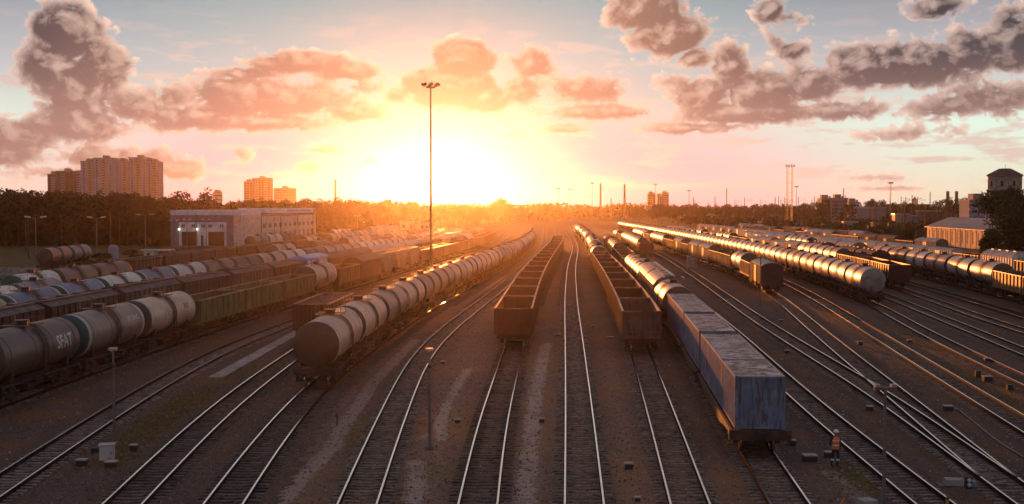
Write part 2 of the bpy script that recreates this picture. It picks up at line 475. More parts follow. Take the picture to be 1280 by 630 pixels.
ORD = 'first second third fourth fifth sixth seventh eighth ninth tenth eleventh twelfth thirteenth fourteenth fifteenth sixteenth seventeenth eighteenth nineteenth twentieth'.split()
def nth(i):
    if i < 20: return ORD[i]
    t, u = divmod(i + 1, 10)
    ty = {2: 'twenty', 3: 'thirty', 4: 'forty', 5: 'fifty'}
    return {2: 'twentieth', 3: 'thirtieth', 4: 'fortieth', 5: 'fiftieth'}[t] if u == 0 else ty[t] + '-' + ORD[u - 1]

# ------------------------------------------------------------------ tracks
GZ = -.30                          # ground level (rail tops are at 0)
class Track:
    def __init__(s, name, pts, y0=30.0, y1=1000.0):
        P = []
        for p in pts:
            if p[0] == 'w': P.append((p[1], p[2]))                 # world (Y, X)
            else:
                x, y = PT(p[0], p[1], p[2] if len(p) > 2 else 0.0); P.append((y, x))
        P.sort()
        ys = np.array([p[0] for p in P]); xs = np.array([p[1] for p in P])
        # resample and smooth, wider smoothing farther away
        g = np.arange(-60, 1500, 3.0)
        sl0 = (xs[1] - xs[0]) / (ys[1] - ys[0]); sl1 = (xs[-1] - xs[-2]) / (ys[-1] - ys[-2])
        gx = np.interp(g, ys, xs)
        gx = np.where(g < ys[0], xs[0] + (g - ys[0]) * sl0, gx); gx = np.where(g > ys[-1], xs[-1] + (g - ys[-1]) * sl1, gx)
        for _ in range(2):
            out = np.empty_like(gx)
            for i, yy in enumerate(g):
                sg = max(6.0, .055 * yy); a = max(0, i - int(3 * sg / 3)); b = min(len(g), i + int(3 * sg / 3) + 1)
                w = np.exp(-.5 * ((g[a:b] - yy) / sg) ** 2)
                # local linear fit keeps the ends straight
                X = g[a:b] - yy; sw = w.sum(); sx = (w * X).sum(); sxx = (w * X * X).sum(); sy = (w * gx[a:b]).sum(); sxy = (w * X * gx[a:b]).sum()
                den = sw * sxx - sx * sx
                out[i] = (sxx * sy - sx * sxy) / den if den > 1e-6 else gx[i]
            gx = out
        s.g, s.gx, s.y0, s.y1, s.name = g, gx, y0, y1, name
        d = np.hypot(np.diff(g), np.diff(gx)); s.arc = np.concatenate([[0], np.cumsum(d)])
    def x(s, y): return float(np.interp(y, s.g, s.gx))
    def at(s, y):
        x = s.x(y); t = math.atan2(s.x(y + 1.5) - s.x(y - 1.5), 3.0)      # heading from +Y towards +X
        return x, t
    def arc_of(s, y): return float(np.interp(y, s.g, s.arc))
    def y_of(s, a): return float(np.interp(a, s.arc, s.g))
T = {}
def tr(k, pts, y0=-38, y1=900): T[k] = Track(k, pts, y0, y1)
far = lambda off: [('w', 651, 15 + off), ('w', 900, 30 + off * .7)]
T2p = [(278, 630), (326, 560), (377.5, 500), (387, 488), (442, 377, 4.4), (523, 342.7, 4.4), (599, 316.5, 4.4), (637.5, 304.6, 4.4), (661, 292, 4.4), ('w', 414, 8)]
tr('cream', T2p + far(0))
tr('loaded', [(152, 630), (221, 560), (287, 500), (353, 453), (388, 380, 3.45), (423, 365.5, 3.45), ('w', 140, -15.2), ('w', 184, -10.6), ('w', 231, -5.6), ('w', 317, -.4), ('w', 414, 3.2), ('w', 651, 10.5), ('w', 900, 26)])
tr('plain', [(24, 589), (160, 500), (273, 437), (363, 403), ('w', 140, -20.8), ('w', 184, -16), ('w', 231, -11), ('w', 317, -5.5), ('w', 414, -1.6), ('w', 651, 6), ('w', 900, 22.5)])
tr('sfat', [('w', 60, -32.2), ('w', 70, -31.9), ('w', 80, -31.4), ('w', 98, -30.6), ('w', 120, -28.9), ('w', 144, -26.7), ('w', 180, -23.3), ('w', 211, -20.4), ('w', 260, -15.3), ('w', 320, -10), ('w', 414, -6), ('w', 651, 1.5), ('w', 900, 19)])
tr('hopper', [('w', 60, -41), ('w', 100, -39.6), ('w', 128, -37.2), ('w', 150, -34.2), ('w', 180, -31), ('w', 211, -27.5), ('w', 260, -21.5), ('w', 320, -16), ('w', 414, -11), ('w', 651, -3), ('w', 900, 15)])
tr('blue', [('w', 60, -43.0), ('w', 97, -44.4), ('w', 128, -45.0), ('w', 150, -44.6), ('w', 192, -40.5), ('w', 211, -37.6), ('w', 260, -31), ('w', 320, -24), ('w', 414, -17), ('w', 651, -8), ('w', 900, 11)])
tr('second_blue', [('w', 60, -45.5), ('w', 97, -48.6), ('w', 128, -50.4), ('w', 150, -50.2), ('w', 192, -46.5), ('w', 211, -43.6), ('w', 260, -37), ('w', 320, -30), ('w', 414, -22), ('w', 651, -12), ('w', 900, 7)])
tr('green_end', [('w', 60, -54), ('w', 136, -56.2), ('w', 160, -56), ('w', 200, -52.5), ('w', 260, -44), ('w', 320, -36.5), ('w', 414, -28), ('w', 651, -17), ('w', 900, 3)])
tr('depot_a', [('w', 60, -66), ('w', 150, -64.5), ('w', 225, -61), ('w', 300, -54), ('w', 378, -47), ('w', 450, -39), ('w', 651, -24), ('w', 900, -3)])
tr('depot_b', [('w', 60, -84), ('w', 203, -77), ('w', 280, -70), ('w', 378, -59), ('w', 450, -50), ('w', 651, -31), ('w', 900, -9)])
tr('orange', [('w', 60, -84), ('w', 203, -85.5), ('w', 240, -88), ('w', 330, -95)], 30, 330)
tr('curve', [(446, 630), (471, 564), (516, 460), (537, 431), (572.5, 400), (601, 379), (634, 353), (660, 330), (681, 306), (681, 284), ('w', 900, 28.5)])
tr('middle', [(597, 630), (607.5, 564), (617.5, 519), (640, 444), (640.6, 386.3, 3.45), (648.7, 371, 3.45), (660, 347.2, 3.45), (673, 327.3, 3.45), (688, 309.5, 3.45), (697.3, 299.4, 3.45), (697, 290), (691, 278)])
tr('centre', [(730.5, 630), (725, 530), (717.7, 427), (713.7, 380), (713.6, 340), (716, 325), (720, 311), (718.4, 304.4), (714.3, 297), (708, 290.5), (696, 279)])
tr('open', [(863, 630), (834, 538.7), (803, 445.5), (803, 389.4, 3.45), (792.7, 371.6, 3.45), (783.6, 358.4, 3.45), (770, 339, 3.45), (756, 322, 3.45), (747.5, 307.6, 4.4), (743, 296, 4.4), (735, 289, 4), (722, 281, 4), ('w', 900, 42)])
tr('container', [(989, 630), (943, 560), (949.5, 466.7, 3.88), (897, 412.4, 3.88), (873.8, 389.5, 3.88), (850, 364, 3.88), (838, 352, 4.4), (810, 328, 4.4), (794, 318, 4.4), (768, 298, 4.4), (757, 291, 4.4), (742, 284, 4.4), ('w', 900, 47)])
tr('beside', [(1170, 630), (1135, 602.5), (1075, 555), (1007, 500), ('w', 107, 21.2), ('w', 180, 25.6), ('w', 250, 31), ('w', 337, 35.4), ('w', 500, 39.5), ('w', 900, 49)])
tr('switch_main', [(1297, 630), (1255, 600), (1197, 560), (1114, 500), (1056, 465), (1012, 438.7), (949, 400), (877, 349), (829, 318), ('w', 337, 39.6), ('w', 500, 43), ('w', 900, 51)])
tr('switch_leg', [('w', 49.6, 21.8), ('w', 53.5, 22.35), (1190, 549), (1131.5, 500), (1083, 462.5), (1007, 400), (974, 371), (968, 328, 4.4), (935, 315, 4.4), (900, 307, 4.4), (875, 302, 4.4), (857, 298, 4.4), ('w', 320, 43.6), ('w', 430, 46.5), ('w', 900, 53)], 49.7)
tr('bright_rail', [(1247, 509), (1113, 428), (1035, 380), (983, 351.5), ('w', 240, 47.3), ('w', 308, 49), ('w', 430, 51.5), ('w', 900, 55)])
tr('long', [(1266, 467.5), (1178, 426), (1129, 400), (1093, 379), ('w', 173, 48.6), ('w', 240, 52.8), ('w', 308, 54.8), ('w', 376, 55.8), ('w', 468, 57.2), ('w', 526, 57.5), ('w', 900, 59)])
tr('dull', [(1268.5, 434), (1185, 400), (1135, 380), (1098.6, 365), ('w', 240, 58), ('w', 308, 60.2), ('w', 500, 62.5), ('w', 900, 62)])
tr('lit_edge', [(1270, 410), (1236.7, 400), (1182, 380), ('w', 165, 57.6), ('w', 215, 62.2), ('w', 250, 63.6), ('w', 299, 65.2), ('w', 420, 66.5), ('w', 900, 65)])
tr('dark_front', [(1271.6, 392), ('w', 150, 60.3), ('w', 175, 62.8), ('w', 203, 66.6), ('w', 250, 69.5), ('w', 300, 71), ('w', 420, 72), ('w', 900, 68)])
tr('big_tank', [('w', 100, 58.8), ('w', 139, 64.6), ('w', 160, 68.2), ('w', 205, 72), ('w', 250, 74.5), ('w', 300, 76), ('w', 420, 77), ('w', 900, 71)])
tr('far_sidings', [('w', 100, 96), ('w', 250, 101), ('w', 420, 101), ('w', 900, 82)], 240)
tr('last_siding', [('w', 100, 108), ('w', 330, 110), ('w', 450, 108), ('w', 900, 88)], 330)
tr('white_box', [('w', 100, 73), ('w', 139, 78.5), ('w', 180, 82.6), ('w', 224, 84.3), ('w', 300, 84.4), ('w', 420, 85), ('w', 900, 75)])

def sweep(track, off, prof, y0, y1, name, mats, prof_mats=None, zoff=0.0):
    """sweep an open profile (dx, z) along a track"""
    ys = []; y = y0
    while y < y1:
        ys.append(y); y += max(1.5, y * .02)
    ys.append(y1)
    vs = []; n = len(prof)
    for y in ys:
        x, t = track.at(y); c, s_ = math.cos(t), math.sin(t)
        for dx, z in prof:
            d = dx + off
            vs.append((x + d * c, y - d * s_, z + zoff))
    mb = MB()
    closed = prof_mats is not None
    for i in range(len(ys) - 1):
        for k in range(n if closed else n - 1):
            k2 = (k + 1) % n
            mb.cur = prof_mats[k] if closed else 0
            mb.add((), ())
            a = i * n
            mb.f.append([a + k, a + k2, a + n + k2, a + n + k]); mb.m.append(mb.cur); mb.sm.append(False)
    mb.v = vs
    if closed: mb.f.append(list(range(n))); mb.m.append(0); mb.sm.append(False)
    return mb.mesh(name, mats)
RAILP = [(-.042, 0), (.042, 0), (.040, -.035), (.010, -.05), (.010, -.15), (.07, -.165), (.07, -.18), (-.07, -.18), (-.07, -.165), (-.010, -.15), (-.010, -.05), (-.040, -.035)]
RAILM = [1] + [0] * 11
def sleeper_mesh(nm, m, hw=1.35):
    mb = MB()
    y = .12
    # concrete sleeper: higher rail seats, dipped middle
    xs = [(-hw, -.205), (-hw + .12, -.175), (-.48, -.175), (-.3, -.20), (.3, -.20), (.48, -.175), (hw - .12, -.175), (hw, -.205)]
    n = len(xs)
    vs = [(x, -y, z) for x, z in xs] + [(x, y, z) for x, z in xs] + [(x, -y - .03, -.38) for x, z in xs] + [(x, y + .03, -.38) for x, z in xs]
    fs = [(k, k + 1, n + k + 1, n + k) for k in range(n - 1)] + [(2 * n + k, 2 * n + k + 1, k + 1, k) for k in range(n - 1)] + [(n + k, n + k + 1, 3 * n + k + 1, 3 * n + k) for k in range(n - 1)]
    fs += [(0, n, 3 * n, 2 * n), (n - 1, 3 * n - 1, 4 * n - 1, 2 * n - 1)]
    mb.add(vs, fs, False)
    return mb.mesh(nm, [m])
SLC = sleeper_mesh('sleeper', 'sleeper_concrete'); SLW = sleeper_mesh('sleeper', 'sleeper_wood')
def track_build(i, k):
    t = T[k]
    e = link('railway_track', None, None, (0, 0, 0), kind='structure')
    zo = -i * .004
    for s_ in (-1, 1):
        link('rail', sweep(t, s_ * .795, RAILP, t.y0, t.y1, 'rail', ['rail_side', 'rail_top'], RAILM), e)
    link('ballast_bed', sweep(t, 0, [(-3.2, -.345), (-1.7, -.245), (1.7, -.245), (3.2, -.345)], t.y0, t.y1, 'ballast_bed', ['ballast'], zoff=zo), e, kind='stuff')
    m = SLW if k in ('cream', 'middle', 'loaded', 'hopper', 'second_blue', 'dark_front') else SLC
    a = t.arc_of(t.y0 if t.y0 > 40 else -30); rnd = random.Random(i)
    mb = MB(); base = [v.co.copy() for v in m.vertices]; fcs = [tuple(p.vertices) for p in m.polygons]
    cnt = 0; lim = 150
    while True:
        y = t.y_of(a)
        if y > lim: break
        x, h = t.at(y); h += rnd.uniform(-.012, .012)
        near = 41 < y < 76 and abs(x - 0) < y * .47 + 4
        if near and cnt < 120:
            o = link('sleeper', m, e, (x, y, zo + rnd.uniform(-.006, .006)), (0, 0, -h)); cnt += 1
        else:
            c, s_ = math.cos(-h), math.sin(-h)
            mb.add([(x + v.x * c - v.y * s_, y + v.x * s_ + v.y * c, v.z + zo) for v in base], fcs, False)
        a += .543
    if mb.v: link('sleepers', mb.mesh('sleepers', [m.materials[0].name]), e, kind='stuff')
    return e

# ------------------------------------------------------------------ ground
PATHS = [  # pale dried strips: photo px polyline, half width (m), strength
    ([(340, 640), (372, 605), (395, 580), (415, 560), (428, 535), (450, 505), (465, 480), (490, 455), (520, 425)], .5, 1.0),
    ([(408, 531), (425, 533)], .5, .6),
    ([(655, 630), (663, 560), (668, 500), (676, 460), (684, 430)], .6, .8),
    ([(516, 640), (522, 605), (518, 578)], .55, .8),
    ([(552, 550), (551, 530), (560, 505), (574, 478), (585, 462)], .4, .9),
    ([(524, 551), (534, 545)], .4, .7),
    ([(1036, 590), (1060, 608), (1085, 635)], .55, .7),
    ([(205, 620), (225, 595), (245, 575), (272, 560)], 1.1, .45),
    ([(1005, 540), (1030, 560)], 1.2, .35),
    ([(768, 500), (778, 545), (770, 590)], .8, .35),
    ([(610, 488), (660, 482)], .5, .35),
    ([(765, 470), (775, 560), (790, 640)], 1.0, .25),
]
GREEN = [ # weeds: px, py, rx, ry(m), strength
    (215, 535, 4.0, 7, 1.3), (250, 505, 3, 10, 1.2), (180, 570, 3, 4, .9), (440, 540, 1.2, 8, .7), (600, 540, 1.5, 9, .6), (560, 590, 2, 5, .6), (760, 560, 1.2, 8, .5), (330, 460, 2.5, 10, .9), (150, 615, 3, 3, .5), (1065, 600, 1.6, 4, .9), (1050, 395, 3, 12, .6),
    (1130, 465, 3, 8, .45), (1220, 470, 2.5, 10, .8), (1160, 430, 2, 12, .7), (1250, 500, 2, 6, .8), (470, 470, 3, 10, .45), (560, 480, 4, 12, .4), (745, 400, 2.5, 20, .45),
    (100, 350, 8, 14, .6), (40, 340, 8, 12, .6), (880, 385, 2.5, 14, .5), (780, 470, 1, 3, .5), (985, 530, 2, 5, .3), (640, 600, 2, 10, .3), (960, 340, 4, 20, .4)]
def build_ground():
    def axis(lo, hi, step, ends, grow=1.12):
        a = list(np.arange(lo, hi + .01, step)); s_ = step
        while a[-1] < ends[1]: s_ *= grow; a.append(min(ends[1], a[-1] + s_))
        s_ = step; b = [lo]
        while b[-1] > ends[0]: s_ *= grow; b.append(max(ends[0], b[-1] - s_))
        return np.array(b[:0:-1] + a)
    xs = axis(-32, 34, .36, (-2990, 2990)); ys = axis(41, 118, .36, (-150, 2990))
    X, Y = np.meshgrid(xs, ys); nx, ny = len(xs), len(ys)
    rs = np.random.RandomState(3)
    Z = np.full(X.shape, GZ) + rs.rand(*X.shape) * .05 * (Y < 140) * (np.abs(X) < 45)
    def dist(P):
        D = np.full(X.shape, 1e9)
        for (x0, y0), (x1, y1) in zip(P[:-1], P[1:]):
            dx, dy = x1 - x0, y1 - y0; L = dx * dx + dy * dy
            t = np.clip(((X - x0) * dx + (Y - y0) * dy) / L, 0, 1)
            D = np.minimum(D, np.hypot(X - x0 - t * dx, Y - y0 - t * dy))
        return D
    path = np.zeros(X.shape)
    for pl, hw, st in PATHS:
        D = dist([PT(a, b, GZ) for a, b in pl]); path = np.maximum(path, st * np.clip(1.5 - D / hw, 0, 1))
    green = np.zeros(X.shape)
    for px, py, rx, ry, st in GREEN:
        x, y = PT(px, py, GZ); r = np.hypot((X - x) / rx, (Y - y) / ry); green = np.maximum(green, st * np.clip(1.4 - r, 0, 1))
    green = np.where(Y > 420, .7, green); green = np.maximum(green, np.clip((np.abs(X) - 84) / 15, 0, 1.2)); green = np.where(np.abs(X) < 80, green, np.maximum(green, .9))
    oil = np.zeros(X.shape)
    for t in T.values():
        tx = np.interp(Y, t.g, t.gx); oil = np.maximum(oil, np.clip(1 - np.abs(X - tx) / 3.2, 0, 1) * (Y < t.y1))
    me = bpy.data.meshes.new('ground')
    idx = np.arange(nx * ny).reshape(ny, nx)
    q = np.stack([idx[:-1, :-1], idx[:-1, 1:], idx[1:, 1:], idx[1:, :-1]], -1).reshape(-1, 4)
    me.vertices.add(nx * ny); me.vertices.foreach_set('co', np.stack([X, Y, Z], -1).ravel().astype(np.float32))
    me.loops.add(q.size); me.loops.foreach_set('vertex_index', q.ravel().astype(np.int32))
    me.polygons.add(len(q)); me.polygons.foreach_set('loop_start', np.arange(0, q.size, 4, dtype=np.int32))
    try: me.polygons.foreach_set('loop_total', np.full(len(q), 4, np.int32))
    except Exception: pass
    me.update(calc_edges=True)
    ca = me.color_attributes.new('zones', 'FLOAT_COLOR', 'POINT')
    ca.data.foreach_set('color', np.stack([path, green, oil, np.clip(.50 + .75 * np.exp(-((X - 1 + (Y - 45) * .02) / 11.0) ** 2), 0, 1.15)], -1).ravel().astype(np.float32))  # alpha: painted light, bright down the centre and shaded towards both sides
    m = bpy.data.materials.new('ground_gravel'); m.use_nodes = True; nt = m.node_tree; _T[0] = nt
    p = nt.nodes['Principled BSDF']; tc = nt.nodes.new('ShaderNodeTexCoord'); pos = S(tc.outputs['Object'])
    at = nt.nodes.new('ShaderNodeAttribute'); at.attribute_name = 'zones'
    sp = nt.nodes.new('ShaderNodeSeparateColor'); nt.links.new(at.outputs['Color'], sp.inputs[0])
    pa, gr, oi = (S(sp.outputs[i]) for i in range(3))
    big = noise(pos, .11, 4, .6); med = noise(pos, .7, 5, .65); fin = noise(pos, 3.4, 5, .75); gran = noise(pos, 9.0, 3, .8)
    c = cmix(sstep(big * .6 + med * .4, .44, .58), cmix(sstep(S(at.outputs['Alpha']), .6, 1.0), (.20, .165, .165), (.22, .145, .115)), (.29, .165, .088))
    c = cmix(sstep(fin, .45, .65) * .6, c, (.23, .175, .145)); c = cmix(sstep(gran, .53, .65) * .7, c, (.42, .35, .31)); c = cmix(sstep(gran, .47, .36) * .65, c, (.05, .036, .030))
    c = cmix(sstep(oi + (med - .5) * .8, .1, .8) * .55, c, (.085, .052, .036))
    g = sstep(gr + (med - .5) * 1.1 + (fin - .5) * .9 + (big - .5) * .5, .35, .95)
    c = cmix(g * .95, c, cmix(sstep(fin, .42, .6), (.08, .075, .02), (.27, .22, .055)))
    loose = sstep(big * .45 + fin * .55, .50, .58) * .6
    c = cmix(loose, c, (.24, .135, .065))
    pf = sstep(pa + (fin - .5) * 1.6 + (med - .5) * 1.0, .42, .85)
    c = cmix(pf * .5, c, cmix(sstep(fin, .3, .7), (.36, .33, .32), (.60, .56, .53)))
    centre_glow = S(at.outputs['Alpha']) + (big - .5) * .5   # warm glow mid-yard and dim sides, painted into the gravel colour
    c = cmix(1.0, c, vec(centre_glow * 1.1, centre_glow * .98, centre_glow * .93), 'MULTIPLY')
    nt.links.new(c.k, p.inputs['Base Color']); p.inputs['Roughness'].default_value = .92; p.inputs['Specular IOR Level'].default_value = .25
    b = nt.nodes.new('ShaderNodeBump'); b.inputs['Strength'].default_value = .7; b.inputs['Distance'].default_value = .06
    nt.links.new((gran * .5 + fin).k, b.inputs['Height']); nt.links.new(b.outputs[0], p.inputs['Normal'])
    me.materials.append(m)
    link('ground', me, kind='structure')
    # ballast
    m = bpy.data.materials.new('ballast'); m.use_nodes = True; nt = m.node_tree; _T[0] = nt
    p = nt.nodes['Principled BSDF']; tc = nt.nodes.new('ShaderNodeTexCoord'); pos = S(tc.outputs['Object'])
    big = noise(pos, .16, 4, .6); fin = noise(pos, 4.0, 4, .75); gran = noise(pos, 10.0, 3, .8)
    c = cmix(sstep(big, .35, .65), (.095, .062, .050), (.13, .070, .044))
    c = cmix(sstep(fin, .45, .65) * .7, c, (.12, .090, .080)); c = cmix(sstep(gran, .53, .64) * .7, c, (.23, .195, .18)); c = cmix(sstep(gran, .47, .37) * .85, c, (.016, .012, .011))
    nt.links.new(c.k, p.inputs['Base Color']); p.inputs['Roughness'].default_value = .9; p.inputs['Specular IOR Level'].default_value = .25
    b = nt.nodes.new('ShaderNodeBump'); b.inputs['Strength'].default_value = .9; b.inputs['Distance'].default_value = .06
    nt.links.new((gran * .6 + fin).k, b.inputs['Height']); nt.links.new(b.outputs[0], p.inputs['Normal'])
    MAT['ballast'] = m
def scatter():
    rs = np.random.RandomState(9)
    def field(n, y0, y1, w):
        Y = y0 + (y1 - y0) * rs.rand(n) ** 1.3; X = (rs.rand(n) - .5) * 2 * (Y * .47 + 2); return X, Y
    n = 26000; X, Y = field(n, 43, 120, 0); s_ = rs.uniform(.025, .085, n); V = np.zeros((n, 5, 3)); a = rs.rand(n) * 6.28
    for k in range(4):
        V[:, k, 0] = X + np.cos(a + k * 1.57) * s_ * rs.uniform(.7, 1.3, n); V[:, k, 1] = Y + np.sin(a + k * 1.57) * s_ * rs.uniform(.7, 1.3, n); V[:, k, 2] = GZ + .01
    V[:, 4, 0] = X; V[:, 4, 1] = Y; V[:, 4, 2] = GZ + .04 + s_ * rs.uniform(.4, 1.0, n)
    o = np.arange(n)[:, None] * 5; F_ = np.concatenate([o + [0, 1, 4], o + [1, 2, 4], o + [2, 3, 4], o + [3, 0, 4]])
    me = bpy.data.meshes.new('loose_stones'); me.from_pydata(V.reshape(-1, 3).tolist(), [], F_.tolist())
    m = bpy.data.materials.new('stones'); m.use_nodes = True; nt = m.node_tree; _T[0] = nt; p = nt.nodes['Principled BSDF']
    g = nt.nodes.new('ShaderNodeNewGeometry'); r = S(g.outputs['Random Per Island'])
    nt.links.new(ramp(r, [(0, (.07, .045, .035)), (.5, (.15, .11, .09)), (.9, (.26, .21, .19)), (1, (.42, .38, .35))]).k, p.inputs['Base Color']); p.inputs['Roughness'].default_value = .85
    me.materials.append(m); link('loose_stones', me, kind='stuff')
    # weeds: little fans of blades, thick in the green zones
    V = []; Fc = []
    for px, py, rx, ry, st in GREEN:
        x0, y0 = PT(px, py, GZ)
        if y0 > 170: continue
        for _ in range(int(70 * st * rx * min(ry, 14) / 3)):
            x = x0 + rs.randn() * rx * .55; y = y0 + rs.randn() * ry * .55; h = rs.uniform(.05, .22)
            if any(abs(x - t.x(y)) < 1.0 for t in T.values()): continue
            for b in range(4):
                t = rs.rand() * 6.28; r_ = rs.uniform(.03, .14); o = len(V); w = .012
                V += [(x - w * math.sin(t), y + w * math.cos(t), GZ), (x + w * math.sin(t), y - w * math.cos(t), GZ), (x + r_ * math.cos(t), y + r_ * math.sin(t), GZ + h)]; Fc.append((o, o + 1, o + 2))
    me = bpy.data.meshes.new('weeds'); me.from_pydata(V, [], Fc); me.materials.append(MAT['weed']); link('weeds', me, kind='stuff')
build_ground()
scatter()
for i, k in enumerate(T): track_build(i, k)

# haze: one closed box of pale, thin air; the sky stays outside
hz = MB().box(-3100, 3100, -260, 3100, -1.4, 71)
hm = bpy.data.materials.new('haze_air'); hm.use_nodes = True
hn = hm.node_tree; hn.nodes.clear()
pv = hn.nodes.new('ShaderNodeVolumePrincipled'); pv.inputs['Color'].default_value = (.96, .84, .70, 1)
pv.inputs['Density'].default_value = .00005
pv.inputs['Anisotropy'].default_value = .9
ho = hn.nodes.new('ShaderNodeOutputMaterial'); hn.links.new(pv.outputs[0], ho.inputs['Volume'])
MAT['haze_air'] = hm
one('haze', hz, ['haze_air'], kind='stuff')

# ------------------------------------------------------------------ wagons (origin at rail top, wagon centre; -Y is the near end)
_cache = {}
def cached(k, f):
    if k not in _cache: _cache[k] = f()
    return _cache[k]
def bogie(y0, lod):
    def mk():
        mb = MB()
        for s_ in (-1, 1):
            # side frame: arched beam
            mb.prism([(s_ * 1.02 - .09, .42), (s_ * 1.02 + .09, .42), (s_ * 1.02 + .09, .56), (s_ * 1.02 - .09, .56)][::1], y0 - 1.25, y0 + 1.25)
            mb.box(s_ * 1.02 - .08, s_ * 1.02 + .08, y0 - .75, y0 + .75, .56, .80)
            mb.box(s_ * 1.02 - .10, s_ * 1.02 + .10, y0 - .32, y0 + .32, .28, .42)
            if lod == 0:
                for a in (-.2, 0, .2): mb.cyl((s_ * 1.02, y0 + a, .3), (s_ * 1.02, y0 + a, .56), .07, 8)
                for a in (-.925, .925): mb.box(s_ * 1.02 - .15, s_ * 1.02 + .15, y0 + a - .16, y0 + a + .16, .34, .60)
        mb.box(-1.15, 1.15, y0 - .22, y0 + .22, .62, .86)
        return mb.mesh('bogie', ['bogie_iron'])
    def wh(a):
        def f():
            mb = MB(); n = 20 if lod == 0 else 10
            mb.cyl((-1.0, y0 + a, .475), (1.0, y0 + a, .475), .08, 8)
            for s_ in (-1, 1):
                x = s_ * .79
                mb.mat(0).cyl((x - s_ * .075, y0 + a, .475), (x - s_ * .045, y0 + a, .475), .505, n)
                mb.mat(0).cyl((x - s_ * .045, y0 + a, .475), (x + s_ * .065, y0 + a, .475), .475, n)
                if lod == 0: # bright tread band
                    mb.mat(1).cyl((x - s_ * .035, y0 + a, .475), (x + s_ * .05, y0 + a, .475), .4775, n, caps=False)
            return mb.mesh('wheelset', ['wheel_steel', 'tread'])
        return f
    b = cached(('bog', y0, lod), mk)
    if lod == 0: return ('bogie', b, [('wheelset', cached(('wh', y0, a, lod), wh(a))) for a in (-.925, .925)])
    if lod == 1: return ('bogie', b, [('wheelset', cached(('wh', y0, a, lod), wh(a))) for a in (-.925, .925)])
    return ('bogie', b)
def coupler(y, s_):
    def f():
        mb = MB().box(-.12, .12, min(y, y + s_ * .45), max(y, y + s_ * .45), .95, 1.17)
        mb.box(-.22, .2, min(y + s_ * .45, y + s_ * .68), max(y + s_ * .45, y + s_ * .68), .88, 1.24)
        return mb.mesh('coupler', ['bogie_iron'])
    return ('coupler', cached(('cp', y, s_), f))
def frame_mb(hl, w=1.45, z=1.02, lod=0):
    mb = MB()
    mb.box(-.28, .28, -hl + .15, hl - .15, z - .22, z + .22)
    for s_ in (-1, 1):
        mb.box(-w, w, s_ * hl - (.3 if s_ > 0 else 0), s_ * hl + (0 if s_ > 0 else .3), z - .16, z + .26)
    if lod < 2:
        mb.box(-.9, .9, -1.1, -.1, z - .62, z - .25)         # brake gear
        mb.cyl((.5, .5, z - .42), (.5, 1.5, z - .42), .2, 10)
        mb.box(-.05, .05, -hl + 1, hl - 1, z - .36, z - .3)
        for s_ in (-1, 1):
            for x in (-w + .12, w - .32):                     # corner steps
                mb.box(x, x + .2, s_ * (hl - .25) - .03, s_ * (hl - .25) + .03, z - .62, z - .1)
                mb.box(x - .05, x + .28, s_ * (hl - .25) - .1, s_ * (hl - .25) + .1, z - .64, z - .6)
    return mb

